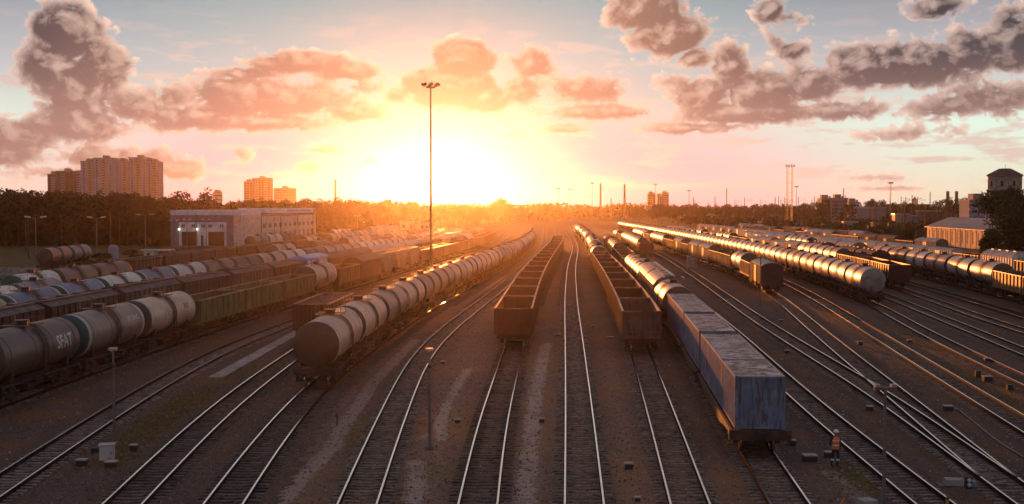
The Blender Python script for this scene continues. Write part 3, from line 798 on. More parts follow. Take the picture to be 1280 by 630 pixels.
def tank(body='tank_cream', end='tank_end_dark', band=None, lod=0, far_end=None, text=None):
    R_, cz, hl = 1.56, 2.86, 5.55
    key = (body, end, band, lod)
    n = 40 if lod == 0 else 26 if lod == 1 else 16
    def barrel():
        mb = MB()
        L = hl - .32
        side = [(-L + .42, R_), (L - .42, R_)]
        if lod == 0: side = [(-L + .42, R_)] + [(y, R_) for y in (-3.98, -1.33, 1.33, 3.98)] + [(L - .42, R_)]
        mb.mat(0).lathe_y(side, cz, n)
        for s_ in (-1, 1):
            mb.mat(2 if band else 0).lathe_y([(s_ * (L - .42), R_ + (.004 if band else 0)), (s_ * (L - .02), R_ + (.004 if band else 0))][::s_], cz, n)
            dish = [(L - .02, R_), (L + .06, R_ * .985), (L + .14, R_ * .93), (L + .25, R_ * .78), (L + .33, R_ * .55), (L + .375, R_ * .28), (L + .385, .0)]
            mb.mat(1).lathe_y([(s_ * a, b) for a, b in dish][::s_], cz, n)
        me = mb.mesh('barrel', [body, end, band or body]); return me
    def ring(y):
        def f():
            mb = MB(); pr = [(y - .05, R_), (y - .05, R_ + .022), (y + .05, R_ + .022), (y + .05, R_)]
            mb.lathe_y(pr, cz, n); mb.sm = [False] * len(mb.sm)
            return mb.mesh('strap', [body])
        return f
    def hatch():
        mb = MB()
        mb.cyl((0, 0, cz + R_ - .05), (0, 0, cz + R_ + .28), .38, 14)
        mb.cyl((0, 0, cz + R_ + .28), (0, 0, cz + R_ + .35), .44, 14)
        mb.cyl((.0, .85, cz + R_ - .02), (0, .85, cz + R_ + .2), .12, 8)
        return mb.mesh('hatch', ['hatch_iron'])
    def walk():
        mb = MB()
        z = cz + R_ + .02
        mb.box(-.95, .95, -1.05, -.5, z - .02, z + .03); mb.box(-.95, .95, .5, 1.05, z - .02, z + .03)
        for x in (-.95, .9): mb.box(x, x + .05, -1.05, 1.05, z - .02, z + .04)
        if lod < 2:
            for x in (-.95, .95):
                for y in (-1.02, 1.02): mb.cyl((x, y, z), (x, y, z + .55), .022, 5)
                mb.cyl((x, -1.02, z + .55), (x, 1.02, z + .55), .022, 5)
        return mb.mesh('walkway', ['hatch_iron'])
    def ladder(s_):
        def f():
            mb = MB(); rr = R_ + .09
            def P(t, y): return (s_ * math.sin(t) * rr, y, cz + math.cos(t) * rr)
            for y in (-.24, .24):
                pts = [P(t, y) for t in (.55, .85, 1.15, 1.45, 1.7)] + [(s_ * (R_ + .06), y, 1.3)]
                mb.tube(pts, .035, 4)
            for k in range(9 if lod < 2 else 5):
                t = .6 + k * (1.5 / 9 if lod < 2 else .3)
                mb.cyl(P(t, -.24), P(t, .24), .025, 4)
            mb.box(min(s_ * 1.5, s_ * 1.72), max(s_ * 1.5, s_ * 1.72), -.35, .35, 1.24, 1.3)
            return mb.mesh('ladder', ['hatch_iron'])
        return f
    def under():
        mb = frame_mb(hl, 1.45, 1.02, lod)
        for y in (-3.9, 3.9): # saddles
            mb.prism([(-1.25, 1.24), (1.25, 1.24), (1.32, 2.0), (.8, 1.52), (0, 1.34), (-.8, 1.52), (-1.32, 2.0)], y - .18, y + .18)
        if lod < 2:
            for s_ in (-1, 1):
                mb.box(s_ * 1.38 - .06, s_ * 1.38 + .06, -hl + .3, hl - .3, 1.12, 1.24)
        return mb.mesh('underframe', ['underframe'])
    parts = [('barrel', cached(('tb',) + key, barrel)), ('hatch', cached(('th', lod), hatch)), ('walkway', cached(('tw', lod), walk)), ('underframe', cached(('tu', lod), under))]
    if lod < 2:
        parts += [('strap', cached(('ts', y, body, lod), ring(y))) for y in (-1.2, 1.2, -4.45, 4.45)]
        parts += [('ladder', cached(('tl', s_, lod), ladder(s_))) for s_ in (-1, 1)]
        parts += [coupler(-hl, -1), coupler(hl, 1)]
    else:
        parts += [('ladder', cached(('tl', s_, lod), ladder(s_))) for s_ in (-1, 1)]
    parts += [bogie(-3.9, lod), bogie(3.9, lod)]
    return ('tank_wagon', parts, 12.02)

def gondola(body='gondola_brown', lod=0, load=False, edge='worn_edge'):
    hl, hw, z0, z1 = 6.45, 1.56, 1.32, 3.46
    def side(s_):
        def f():
            mb = MB()
            mb.box(min(s_ * hw, s_ * (hw - .06)), max(s_ * hw, s_ * (hw - .06)), -hl, hl, z0, z1 - .06)
            if lod < 2:
                for k in range(9):
                    y = -hl + .12 + k * (2 * hl - .24) / 8
                    mb.box(min(s_ * hw, s_ * (hw + .10)), max(s_ * hw, s_ * (hw + .10)), y - .09, y + .09, z0 - .1, z1 - .07)
                mb.box(min(s_ * hw, s_ * (hw + .05)), max(s_ * hw, s_ * (hw + .05)), -hl + .1, hl - .1, z0 + .02, z0 + .22)
            else:
                for k in range(9):
                    y = -hl + .12 + k * (2 * hl - .24) / 8
                    mb.box(min(s_ * hw, s_ * (hw + .10)), max(s_ * hw, s_ * (hw + .10)), y - .1, y + .1, z0 - .1, z1 - .07)
            return mb.mesh('side_wall', [body])
        return f
    def end(s_):
        def f():
            mb = MB(); a, b = sorted((s_ * hl, s_ * (hl - .06)))
            mb.box(-hw + .062, hw - .062, a, b, z0, z1 - .06)
            if lod < 2:
                for x in (-1.5, -1.12, -.75, -.37, 0, .37, .75, 1.12, 1.5):
                    a, b = sorted((s_ * hl, s_ * (hl + .14))); mb.box(x - .05, x + .055, a, b, z0, z1 - .08)
                a, b = sorted((s_ * hl, s_ * (hl + .16))); mb.box(-hw, hw, a, b, z0 + .35, z0 + .47)
                a, b = sorted((s_ * hl, s_ * (hl + .18))); mb.box(-hw - .02, hw + .02, a, b, z0 - .12, z0 + .10)
            return mb.mesh('end_wall', [body])
        return f
    def rim():
        mb = MB(); t = .12
        mb.box(-hw - .06, -hw + t - .02, -hl - .05, hl + .05, z1 - .05, z1 + .03); mb.box(hw - t + .02, hw + .06, -hl - .05, hl + .05, z1 - .05, z1 + .03)
        mb.box(-hw + t - .02, hw - t + .02, -hl - .08, -hl + .05, z1 - .06, z1 + .02); mb.box(-hw + t - .02, hw - t + .02, hl - .05, hl + .08, z1 - .06, z1 + .02)
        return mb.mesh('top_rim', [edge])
    def floor():
        mb = MB().box(-hw + .06, hw - .06, -hl + .06, hl - .06, z0 - .02, z0 + .08)
        for k in range(7):
            y = -hl + 1.0 + k * (2 * hl - 2) / 6; mb.box(-hw + .07, hw - .07, y - .06, y + .06, z0 + .08, z0 + .16)
        return mb.mesh('floor', ['underframe'])
    def ore():
        rs = random.Random(4); mb = MB(); nx, ny = 10, 40; vs = []
        for j in range(ny + 1):
            for i in range(nx + 1):
                x = -hw + .07 + (2 * hw - .14) * i / nx; y = -hl + .07 + (2 * hl - .14) * j / ny
                vs.append((x, y, 3.1 + .42 * math.exp(-(x / 1.1) ** 2) * (.6 + .4 * math.cos(y * 1.4)) + rs.uniform(-.07, .07)))
        mb.add(vs, [(j * (nx + 1) + i, j * (nx + 1) + i + 1, (j + 1) * (nx + 1) + i + 1, (j + 1) * (nx + 1) + i) for j in range(ny) for i in range(nx)], False)
        return mb.mesh('ore_load', ['ore'])
    parts = [('side_wall', cached(('gs', s_, body, lod), side(s_))) for s_ in (-1, 1)] + [('end_wall', cached(('ge', s_, body, lod), end(s_))) for s_ in (-1, 1)]
    parts += [('top_rim', cached(('gr', edge), rim)), ('floor', cached(('gf',), floor)), ('underframe', cached(('gu', lod), lambda: frame_mb(hl, 1.42, 1.02, lod).mesh('underframe', ['underframe'])))]
    if load: parts.append(('ore_load', cached(('ore',), ore)))
    if lod < 2: parts += [coupler(-hl, -1), coupler(hl, 1)]
    parts += [bogie(-4.35, lod), bogie(4.35, lod)]
    return ('gondola_wagon', parts, 13.75)

def arch(hw, ze, zt, n=9):
    return [(-hw + 2 * hw * i / n, ze + (zt - ze) * math.sin(math.pi * i / n) ** .8 if 0 < i < n else ze) for i in range(n + 1)]
def boxcar(body='hopper_brown', roof='roof_dark', lod=0, doors=True, rounded=.75, hl=6.95):
    hw, z0, ze, zt = 1.50, 1.15, 3.75, 3.75 + rounded
    def wall(s_):
        def f():
            mb = MB(); a, b = sorted((s_ * hw, s_ * (hw - .06))); mb.box(a, b, -hl, hl, z0, ze)
            a, b = sorted((s_ * hw, s_ * (hw + .07)))
            for k in range(13):
                y = -hl + .15 + k * (2 * hl - .3) / 12; mb.box(a, b, y - .07, y + .07, z0 + .02, ze - .02)
            return mb.mesh('side_wall', [body])
        return f
    def endw(s_):
        def f():
            mb = MB(); a, b = sorted((s_ * hl, s_ * (hl - .06)))
            poly = [(-hw + .062, z0), (hw - .062, z0)] + [(x * .955, z - .03) for x, z in arch(hw, ze, zt)[::-1]]
            mb.prism(poly, a, b)
            a, b = sorted((s_ * hl, s_ * (hl + .06)))
            for z in (1.6, 2.2, 2.8, 3.4): mb.box(-hw + .1, hw - .1, a, b, z - .05, z + .05)
            return mb.mesh('end_wall', [body])
        return f
    def roofm():
        mb = MB(); A = arch(hw + .06, ze, zt, 10)
        poly = A + [(x * .97, z - .05) for x, z in A[::-1]]
        n = len(poly)
        mb.prism(poly, -hl - .08, hl + .08, smooth=False, caps=True)
        for k in range(8):
            y = -hl + .4 + k * (2 * hl - .8) / 7
            P2 = arch(hw + .07, ze + .012, zt + .04, 10); mb.prism(P2 + [(x, z - .045) for x, z in P2[::-1]], y - .04, y + .04)
        return mb.mesh('roof', [roof])
    def hatches():
        mb = MB()
        for k in range(4):
            y = -hl + 2.1 + k * (2 * hl - 4.2) / 3; mb.box(-.35, .35, y - .55, y + .55, zt - .02, zt + .13)
        mb.box(.45, .8, -hl, hl, zt - .1, zt + .05)
        return mb.mesh('roof_hatches', [roof])
    def door(s_):
        def f():
            a, b = sorted((s_ * (hw + .075), s_ * (hw + .12))); mb = MB().box(a, b, -1.2, 1.2, z0 + .1, ze - .15)
            a, b = sorted((s_ * (hw + .12), s_ * (hw + .15)))
            for z in (1.7, 2.4, 3.1): mb.box(a, b, -1.15, 1.15, z - .04, z + .04)
            return mb.mesh('door', [body])
        return f
    parts = [('side_wall', cached(('bs', s_, body, hl, z0), wall(s_))) for s_ in (-1, 1)] + [('end_wall', cached(('be', s_, body, hl, zt), endw(s_))) for s_ in (-1, 1)]
    parts += [('roof', cached(('br', roof, hl, zt), roofm)), ('underframe', cached(('bu', lod, hl), lambda: frame_mb(hl - .05, 1.42, 1.02, lod).mesh('underframe', ['underframe'])))]
    if doors: parts += [('door', cached(('bd', s_, body), door(s_))) for s_ in (-1, 1)]
    else: parts += [('roof_hatches', cached(('bh', roof, hl, zt), hatches))]
    if lod < 2: parts += [coupler(-hl, -1), coupler(hl, 1)]
    parts += [bogie(-hl + 2.2, lod), bogie(hl - 2.2, lod)]
    return ('covered_wagon', parts, 2 * hl + 1.25)

def hopper(body='hopper_grey', lod=1):
    """covered cement hopper: sloping ends, flat-topped roof with round hatches"""
    hl, hw = 5.2, 1.48
    def hull():
        mb = MB(); zt = 4.25
        # side profile in (y,z) extruded along x
        prof = [(-hl + .1, 2.9), (-hl + .1, 3.9), (-hl + .6, zt), (hl - .6, zt), (hl - .1, 3.9), (hl - .1, 2.9), (2.7, 1.3), (1.2, 1.3), (0, 2.1), (-1.2, 1.3), (-2.7, 1.3)]
        n = len(prof); vs = [(-hw, y, z) for y, z in prof] + [(hw, y, z) for y, z in prof]
        mb.add(vs, [tuple(range(n)), tuple(range(n, 2 * n))[::-1]] + [(k, n + k, n + (k + 1) % n, (k + 1) % n) for k in range(n)], False)
        for s_ in (-1, 1):
            a, b = sorted((s_ * hw, s_ * (hw + .06)))
            for y in (-4.4, -3.2, -2, 0, 2, 3.2, 4.4): mb.box(a, b, y - .06, y + .06, 2.9 if abs(y) > 3 else 2.0, 3.85)
        return mb.mesh('hull', [body])
    def lids():
        mb = MB()
        for y in (-3, -1, 1, 3): mb.cyl((0, y, 4.24), (0, y, 4.4), .35, 10)
        mb.box(-.9, -.55, -4.2, 4.2, 4.26, 4.31)
        return mb.mesh('roof_hatches', ['roof_dark'])
    parts = [('hull', cached(('hh', body), hull)), ('roof_hatches', cached(('hl',), lids)), ('underframe', cached(('hu', lod), lambda: frame_mb(5.5, 1.42, 1.02, lod).mesh('underframe', ['underframe']))), bogie(-3.9, lod), bogie(3.9, lod)]
    return ('hopper_wagon', parts, 12.0)

def flatcar(hl, lod=0):
    def deck():
        mb = MB()
        for s_ in (-1, 1):
            a, b = sorted((s_ * 1.42, s_ * 1.28))
            # fish-bellied side sill
            vs = []
            for x in (a, b):
                vs += [(x, -hl + .1, .98), (x, -hl + 3.2, .86), (x, -hl + 5, .66), (x, hl - 5, .66), (x, hl - 3.2, .86), (x, hl - .1, .98), (x, hl - .1, 1.2), (x, -hl + .1, 1.2)]
            n = 8; mb.add(vs, [tuple(range(n))[::-1], tuple(range(n, 2 * n))] + [(k, (k + 1) % n, n + (k + 1) % n, n + k) for k in range(n)], False)
        y = -hl + .5
        while y < hl - .4: mb.box(-1.28, 1.28, y - .09, y + .09, .98, 1.17); y += 1.25
        mb.box(-.3, .3, -hl + .1, hl - .1, .8, 1.16)
        for s_ in (-1, 1):
            a, b = sorted((s_ * hl, s_ * (hl - .18))); mb.box(-1.5, 1.5, a, b, .72, 1.22)
        return mb.mesh('deck_frame', ['flat_frame'])
    def steps():
        mb = MB()
        for s_ in (-1, 1):
            for x in (-1.52, 1.28): mb.box(x, x + .24, s_ * (hl - .6) - .12, s_ * (hl - .6) + .12, .42, .46); mb.box(x + .1, x + .13, s_ * (hl - .6) - .02, s_ * (hl - .6) + .02, .46, .9)
        return mb.mesh('corner_steps', ['flat_frame'])
    parts = [('deck_frame', cached(('fd', hl), deck)), ('corner_steps', cached(('fs', hl), steps)), coupler(-hl, -1), coupler(hl, 1), bogie(-hl + 2.4, lod), bogie(hl - 2.4, lod)]
    return ('container_flat_wagon', parts, 2 * hl + .85)
def corrug(a0, a1, pitch, depth):
    """trapezoid corrugation along one axis -> list of (a, d)"""
    out = []; a = a0
    while a < a1 - 1e-6:
        p = pitch
        for f, d in ((0, 0), (.3, 0), (.5, 1), (.8, 1)):
            if a + f * p < a1: out.append((a + f * p, d * depth))
        a += p
    out.append((a1, 0)); return out
def container(L, body='container_blue'):
    hw, z0, z1, hl = 1.219, 1.24, 3.83, L / 2
    def side(s_):
        def f():
            c = corrug(-hl + .16, hl - .16, .36, .045); mb = MB(); x0 = s_ * (hw - .045)
            vs = [(x0 + s_ * (d - .0), y, z0 + .16) for y, d in c] + [(x0 + s_ * d, y, z1 - .10) for y, d in c]; n = len(c)
            mb.add(vs, [(k, k + 1, n + k + 1, n + k) for k in range(n - 1)], False)
            a, b = sorted((s_ * hw, s_ * (hw - .08)))
            mb.box(a, b, -hl + .16, hl - .16, z0 + .02, z0 + .16); mb.box(a, b, -hl + .16, hl - .16, z1 - .10, z1)
            mb.box(*sorted((s_ * (hw - .07), s_ * (hw - .05))), -hl + .1, hl - .1, z0 + .1, z1 - .05)
            return mb.mesh('side_panel', [body])
        return f
    def endp(s_):
        def f():
            c = corrug(-hw + .16, hw - .16, .27, .05); mb = MB(); y0 = s_ * (hl - .055)
            vs = [(x, y0 + s_ * d, z0 + .16) for x, d in c] + [(x, y0 + s_ * d, z1 - .10) for x, d in c]; n = len(c)
            mb.add(vs, [(k, k + 1, n + k + 1, n + k) for k in range(n - 1)], False)
            a, b = sorted((s_ * hl, s_ * (hl - .08)))
            mb.box(-hw + .16, hw - .16, a, b, z0 + .02, z0 + .16); mb.box(-hw + .16, hw - .16, a, b, z1 - .10, z1)
            mb.box(-hw + .1, hw - .1, *sorted((s_ * (hl - .08), s_ * (hl - .06))), z0 + .1, z1 - .05)
            return mb.mesh('end_panel', [body])
        return f
    def posts(sx, sy):
        return lambda: MB().box(*sorted((sx * (hw + .003), sx * (hw - .16))), *sorted((sy * (hl + .003), sy * (hl - .16))), z0, z1 + .02).mesh('corner_post', [body])
    def roofm():
        c = corrug(-hl + .16, hl - .16, .42, .03); mb = MB()
        vs = [(-hw + .08, y, z1 - .035 + d) for y, d in c] + [(hw - .08, y, z1 - .035 + d) for y, d in c]; n = len(c)
        mb.add(vs, [(k, n + k, n + k + 1, k + 1) for k in range(n - 1)], False)
        mb.box(-hw + .08, hw - .08, -hl + .1, hl - .1, z1 - .09, z1 - .05)
        return mb.mesh('roof_panel', ['container_roof'])
    def locks():
        mb = MB()
        for x in (-.75, -.25, .25, .75): mb.cyl((x, hl + .03, z0 + .1), (x, hl + .03, z1 - .08), .025, 5)
        return mb.mesh('lock_rods', ['mast_steel'])
    parts = [('side_panel', cached(('cs', s_, L, body), side(s_))) for s_ in (-1, 1)] + [('end_panel', cached(('ce', s_, L, body), endp(s_))) for s_ in (-1, 1)]
    parts += [('roof_panel', cached(('cr', L), roofm)), ('lock_rods', cached(('cl', L), locks))] + [('corner_post', cached(('cpz', a_, b_, L, body), posts(a_, b_))) for a_ in (-1, 1) for b_ in (-1, 1)]
    return ('shipping_container', parts, L)

def loco():
    """boxy blue and white service wagon"""
    hl = 5.6
    parts = []
    mb = MB(); mb.mat(0).box(-1.45, 1.45, -hl, hl, 1.2, 4.1); mb.mat(1)
    for y in (-4.2, -2.2, 2.2, 4.2): mb.box(-1.49, 1.49, y - .6, y + .6, 1.4, 3.9)
    mb.mat(2).box(-1.475, 1.475, -.9, .9, 1.3, 3.9)
    parts.append(('body', mb.mesh('body', ['cab_blue', 'cab_white', 'cab_brown'])))
    mb = MB(); mb.prism([(-1.6, 4.105), (1.6, 4.105), (1.4, 4.4), (0, 4.7), (-1.4, 4.4)], -hl - .15, hl + .15); parts.append(('roof', mb.mesh('roof', ['cab_blue'])))
    parts += [('underframe', frame_mb(hl, 1.42, 1.02, 1).mesh('underframe', ['underframe'])), bogie(-3.8, 1), bogie(3.8, 1)]
    return ('service_wagon', parts, 12.4)

def lettering(txt, parent, y, z, size, side, Rb=1.56, cz=2.86, mat_='lettering_white', narrow=.8):
    cu = bpy.data.curves.new('t', 'FONT'); cu.body = txt; cu.size = size; cu.align_x = 'CENTER'; cu.align_y = 'CENTER'; cu.space_character = 1.05
    cu.resolution_u = 3; cu.offset = size * .018
    ob = bpy.data.objects.new('t', cu); COL.objects.link(ob)
    dg = bpy.context.evaluated_depsgraph_get(); me = bpy.data.meshes.new_from_object(ob.evaluated_get(dg))
    bpy.data.objects.remove(ob); bpy.data.curves.remove(cu)
    import bmesh
    bm = bmesh.new(); bm.from_mesh(me)
    for k in range(2): # slice so it can bend round the barrel
        pass
    lo, hi = -size, size; st = size / 6
    v = lo
    while v < hi:
        bmesh.ops.bisect_plane(bm, geom=bm.verts[:] + bm.edges[:] + bm.faces[:], plane_co=(0, v, 0), plane_no=(0, 1, 0)); v += st
    a0 = math.acos(max(-1, min(1, (z - cz) / Rb)))
    for vv in bm.verts:
        u, h = vv.co.x * narrow, vv.co.y
        a = a0 - h / Rb; rr = Rb + .012
        vv.co = Vector((side * math.sin(a) * rr, y + (u if side > 0 else -u), cz + math.cos(a) * rr))
    bm.to_mesh(me); bm.free(); me.materials.clear(); me.materials.append(MAT[mat_]); me.name = 'lettering'
    return link('lettering', me, parent)

# ---- trains: wagons placed one behind another along their track
def train(key, y0, cars, where, group, lod_fn=None):
    t = T[key]; a = t.arc_of(y0); out = []
    for i, (fn, desc, cat) in enumerate(cars):
        yy = t.y_of(a); x_, _h = t.at(yy)
        lod = 0 if yy < 125 else 1 if yy < 200 else 2
        w = fn(lod); L = w[2]; a += L / 2
        y = t.y_of(a); ya, yb = t.y_of(a - L * .32), t.y_of(a + L * .32)
        xa, xb = t.x(ya), t.x(yb); ang = math.atan2(xb - xa, yb - ya)
        lab = f'{desc}, {nth(i)} from the front of {where}' if len(cars) > 1 else desc
        e = spawn(w, ((xa + xb) / 2, y, 0.0), -ang, lab, cat, group)
        out.append((e, w)); a += L / 2
    return out
def tk(*a, **k):
    return lambda lod: tank(*a, lod=lod, **k)
def gd(*a, **k):
    return lambda lod: gondola(*a, lod=lod, **k)
def bx(*a, **k):
    return lambda lod: boxcar(*a, lod=lod, **k)
CR = (tk('tank_cream', 'tank_end_dark', 'band_white'), 'pale tank wagon', 'tank wagon')
CG = (tk('tank_grey', 'tank_end_dark'), 'grimy grey tank wagon', 'tank wagon')
CB = (tk('tank_brown', 'tank_end_dark'), 'rusty brown tank wagon', 'tank wagon')
CW = (tk('tank_white', 'tank_end_green', 'band_white'), 'white tank wagon', 'tank wagon')
CU = (tk('tank_blue', 'tank_end_green', 'band_pale_blue'), 'blue tank wagon', 'tank wagon')
CY = (tk('tank_yellow', 'tank_end_green'), 'yellowish tank wagon', 'tank wagon')
CS = (tk('tank_silver', 'tank_end_dark'), 'shiny silvery tank wagon', 'tank wagon')
CK = (tk('tank_black', 'tank_end_dark'), 'black tank wagon', 'tank wagon')
GB = (gd('gondola_brown'), 'brown gondola', 'gondola wagon')
GG = (gd('gondola_green'), 'olive green gondola', 'gondola wagon')
GY = (gd('gondola_yellow'), 'ochre gondola', 'gondola wagon')
GS = (gd('gondola_grey'), 'grey-brown gondola', 'gondola wagon')
HB = (bx('hopper_brown', 'roof_dark', doors=False, rounded=.45), 'dark brown covered wagon', 'covered wagon')
HR = (bx('hopper_brown', 'roof_dark'), 'red-brown boxcar', 'boxcar')
HG2 = (bx('hopper_grey2', 'roof_dark', doors=False, rounded=.6), 'greyish covered wagon', 'covered wagon')
BW = (bx('boxcar_white', 'roof_pale', rounded=.42), 'cream boxcar', 'boxcar')
BT = (bx('boxcar_tan', 'roof_pale'), 'tan boxcar', 'boxcar')
BL = (bx('hopper_grey', 'roof_pale', doors=False, rounded=.95), 'pale round-roofed wagon', 'covered wagon')
HG = (lambda lod: hopper('hopper_grey', lod), 'grey cement hopper', 'hopper wagon')
HO = (lambda lod: hopper('hopper_brown', lod), 'brown cement hopper', 'hopper wagon')
LC = (lambda lod: loco(), 'blue and white boxy service wagon', 'service wagon')
rt = random.Random(11)
def mixof(n, *ch): return [rt.choice(ch) for _ in range(n)]
train('cream', 73.8, [(tk('tank_cream', 'tank_end_dark', 'band_white'), 'cream tank wagon', 'tank wagon'), CR] + mixof(25, CR, CR, CR, CG, (tk('tank_cream', 'tank_end_pale'), 'dusty cream tank wagon', 'tank wagon')), 'the pale tank train', 'wagons of the pale tank train')
train('loaded', 98.5, [(gd('gondola_brown', load=True), 'lone brown gondola heaped with ore beside the pale tank train', 'gondola wagon')], 'the lone loaded wagon', None)
CD = (tk('tank_dark', 'tank_end_dark'), 'dark grey tank wagon', 'tank wagon')
sf = train('sfat', 54.2, [CD, CD, (tk('tank_grey', 'tank_end_teal', 'band_pale_blue'), 'grey tank wagon with blue band', 'tank wagon'), (tk('tank_cream', 'tank_end_dark', 'band_pale_blue'), 'cream tank wagon with stained waist', 'tank wagon'), GG, GG, GG, CR, GB, HR, HG, HG, HG, GB, GB, GS, GB, GB, BL, GB, GS, GB, GB, GB, GS], 'the green gondola train', 'wagons of the train with green gondolas')
train('hopper', 62, [HB, HB, HB, HG2, HB, HG2, HB] + [LC] + [HR, HR, BT, BT, BT, HR, HB, BT, BL, BL, HR, HR, HB, BT, BT], 'the brown covered wagon train', 'wagons of the brown covered wagon train')
train('blue', 84, [CY, CU, CU, CW, CU, CW] + [CB, CB, CR, CW, CB, CR, CR, CW, CW, CR, CR, CB, CW] + mixof(8, CR, CW, CB), 'the blue tank train', 'wagons of the blue tank train')
train('second_blue', 86, [CW, CW, CU], 'the cut behind blue tanks', 'wagons of the cut behind blue tanks')
train('green_end', 124, [CW, CB, CB], 'the cut before the silo', 'wagons of the short cut by the silo')
train('green_end', 226, mixof(15, CR, CR, CB, GB), 'the row in sun glow', 'wagons fading into the glow')
train('depot_a', 182, [GB, GB, GS, GB, GB, GB, GB, GS] + mixof(9, CR, GB, CR, CG), 'the row before the depot', 'wagons of the row before the depot')
train('depot_b', 292, [CG, CW, CB, GB, GB, GB, CW, CW, GB, GB, CW, CR, CR, CR], 'the row under depot wall', 'wagons of the row under depot wall')
train('orange', 205, [(tk('tank_orange', 'tank_end_dark'), 'orange-patched tank wagon', 'tank wagon'), CG], 'the cut by the wood', 'wagons of the cut by the wood')
train('middle', 94.4, [GB] * 17, 'the empty brown gondola train', 'wagons of the empty gondola train')
train('open', 91.8, [GS] + [GB] * 8 + [CW, HR, BW, CW, CW, CS, CW, BW, BW, CS, CS, CW] + mixof(10, CW, BW, GB), 'the row left of containers', 'wagons of the train beside the containers')
train('beside', 262, [GB, CS, CS, CS, CS, CS, CS, GB, GB, CS], 'the short silver cut', 'wagons of the short silver cut')
train('switch_leg', 155.5, [(bx('hopper_brown', 'roof_pale', rounded=.5), 'dark-ended boxcar with pale roof', 'boxcar'), GS, (tk('tank_silver', 'tank_end_dark'), 'silver tank wagon', 'tank wagon'), GY, GB, BT, BT, GY, BT, GB, GY, CS, CS, CS, GB, BT, CS, CS, CS], 'the cabinet-side train', 'wagons of the train by the cabinet')
train('long', 138.5, [(tk('tank_silver', 'tank_end_pale', 'band_white'), 'pale-ended silver tank wagon', 'tank wagon'), CS, CS] + mixof(35, CS, CS, CS, CR), 'the long gleaming train', 'wagons of the long gleaming tank train')
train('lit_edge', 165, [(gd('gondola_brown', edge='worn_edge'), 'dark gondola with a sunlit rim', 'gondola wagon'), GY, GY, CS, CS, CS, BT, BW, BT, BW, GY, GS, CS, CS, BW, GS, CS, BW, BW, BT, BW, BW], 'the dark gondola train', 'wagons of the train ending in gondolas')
train('dark_front', 199, [HB, HB, GB, HB], 'the dark cut', 'wagons of the dark cut')
train('big_tank', 124, [GY, GY, CS, CS, CG, CS, CG, CR, GB, BT, BT, GB, CS, CS, BT, BT, BW, BW], 'the far-right tank train', 'wagons of the far-right tank train')
train('white_box', 139, [GS, GB, GY, (bx('boxcar_white', 'roof_pale', rounded=.95, doors=False), 'pink-lit round-roofed wagon', 'covered wagon'), GY] + [BW] * 14 + [BT] * 5, 'the cream boxcar train', 'wagons of the cream boxcar train')
train('far_sidings', 262, mixof(14, GB, BT, HB, GS, HR), 'the row behind cream boxcars', 'wagons behind the cream boxcars')
train('last_siding', 345, mixof(12, HB, CG, GB, BT), 'the last siding', 'wagons of the last siding')
lettering('SFAT', sf[1][0], 2.9, 3.05, 1.25, 1)
lettering('ОРГТРАНС', sf[2][0], 3.0, 3.4, .5, 1)
lettering('ЖАС', sf[3][0], 3.0, 3.3, .7, 1, mat_='lettering_dark')
# container train: every box is a thing standing on its flat wagon
def containers():
    t = T['container']; a = t.arc_of(53.6); i = j = 0
    plan = [(9.35, [(-6.15, 6.06), (3.15, 12.19)]), (6.7, [(0, 12.19)]), (9.35, [(-3.15, 12.19), (6.15, 6.06)])]
    CLAB = ['blue corrugated container at the near end, its blank end facing the viewer', 'long blue container behind the first short one', 'blue container alone on the second flat wagon', 'long container with brownish rusted roof on the third flat wagon', 'short blue container just before the round-topped tank']
    for hl, boxes in plan:
        w = flatcar(hl, 0); L = w[2]; a += L / 2; y = t.y_of(a); ya, yb = t.y_of(a - L * .3), t.y_of(a + L * .3)
        xa, xb = t.x(ya), t.x(yb); ang = math.atan2(xb - xa, yb - ya); x = (xa + xb) / 2
        spawn(w, (x, y, 0), -ang, f'rusty flat wagon under blue containers, {nth(i)} from the near end', 'flat wagon', 'flat wagons of the container train')
        for off, cl in boxes:
            spawn(container(cl), (x + math.sin(ang) * off, y + math.cos(ang) * off, 0), -ang, CLAB[j], 'container', 'blue containers on flat wagons'); j += 1
        a += L / 2; i += 1
    return t.y_of(a)
yc = containers()
train('container', yc, [(tk('tank_silver', 'tank_end_dark', 'band_white'), 'round-topped silver tank wagon', 'tank wagon'), BL, BL, CS, CS, CS, GS, GB, GB, GB, CS, CS, CS, GB, BT], 'the row behind containers', 'wagons behind the containers')

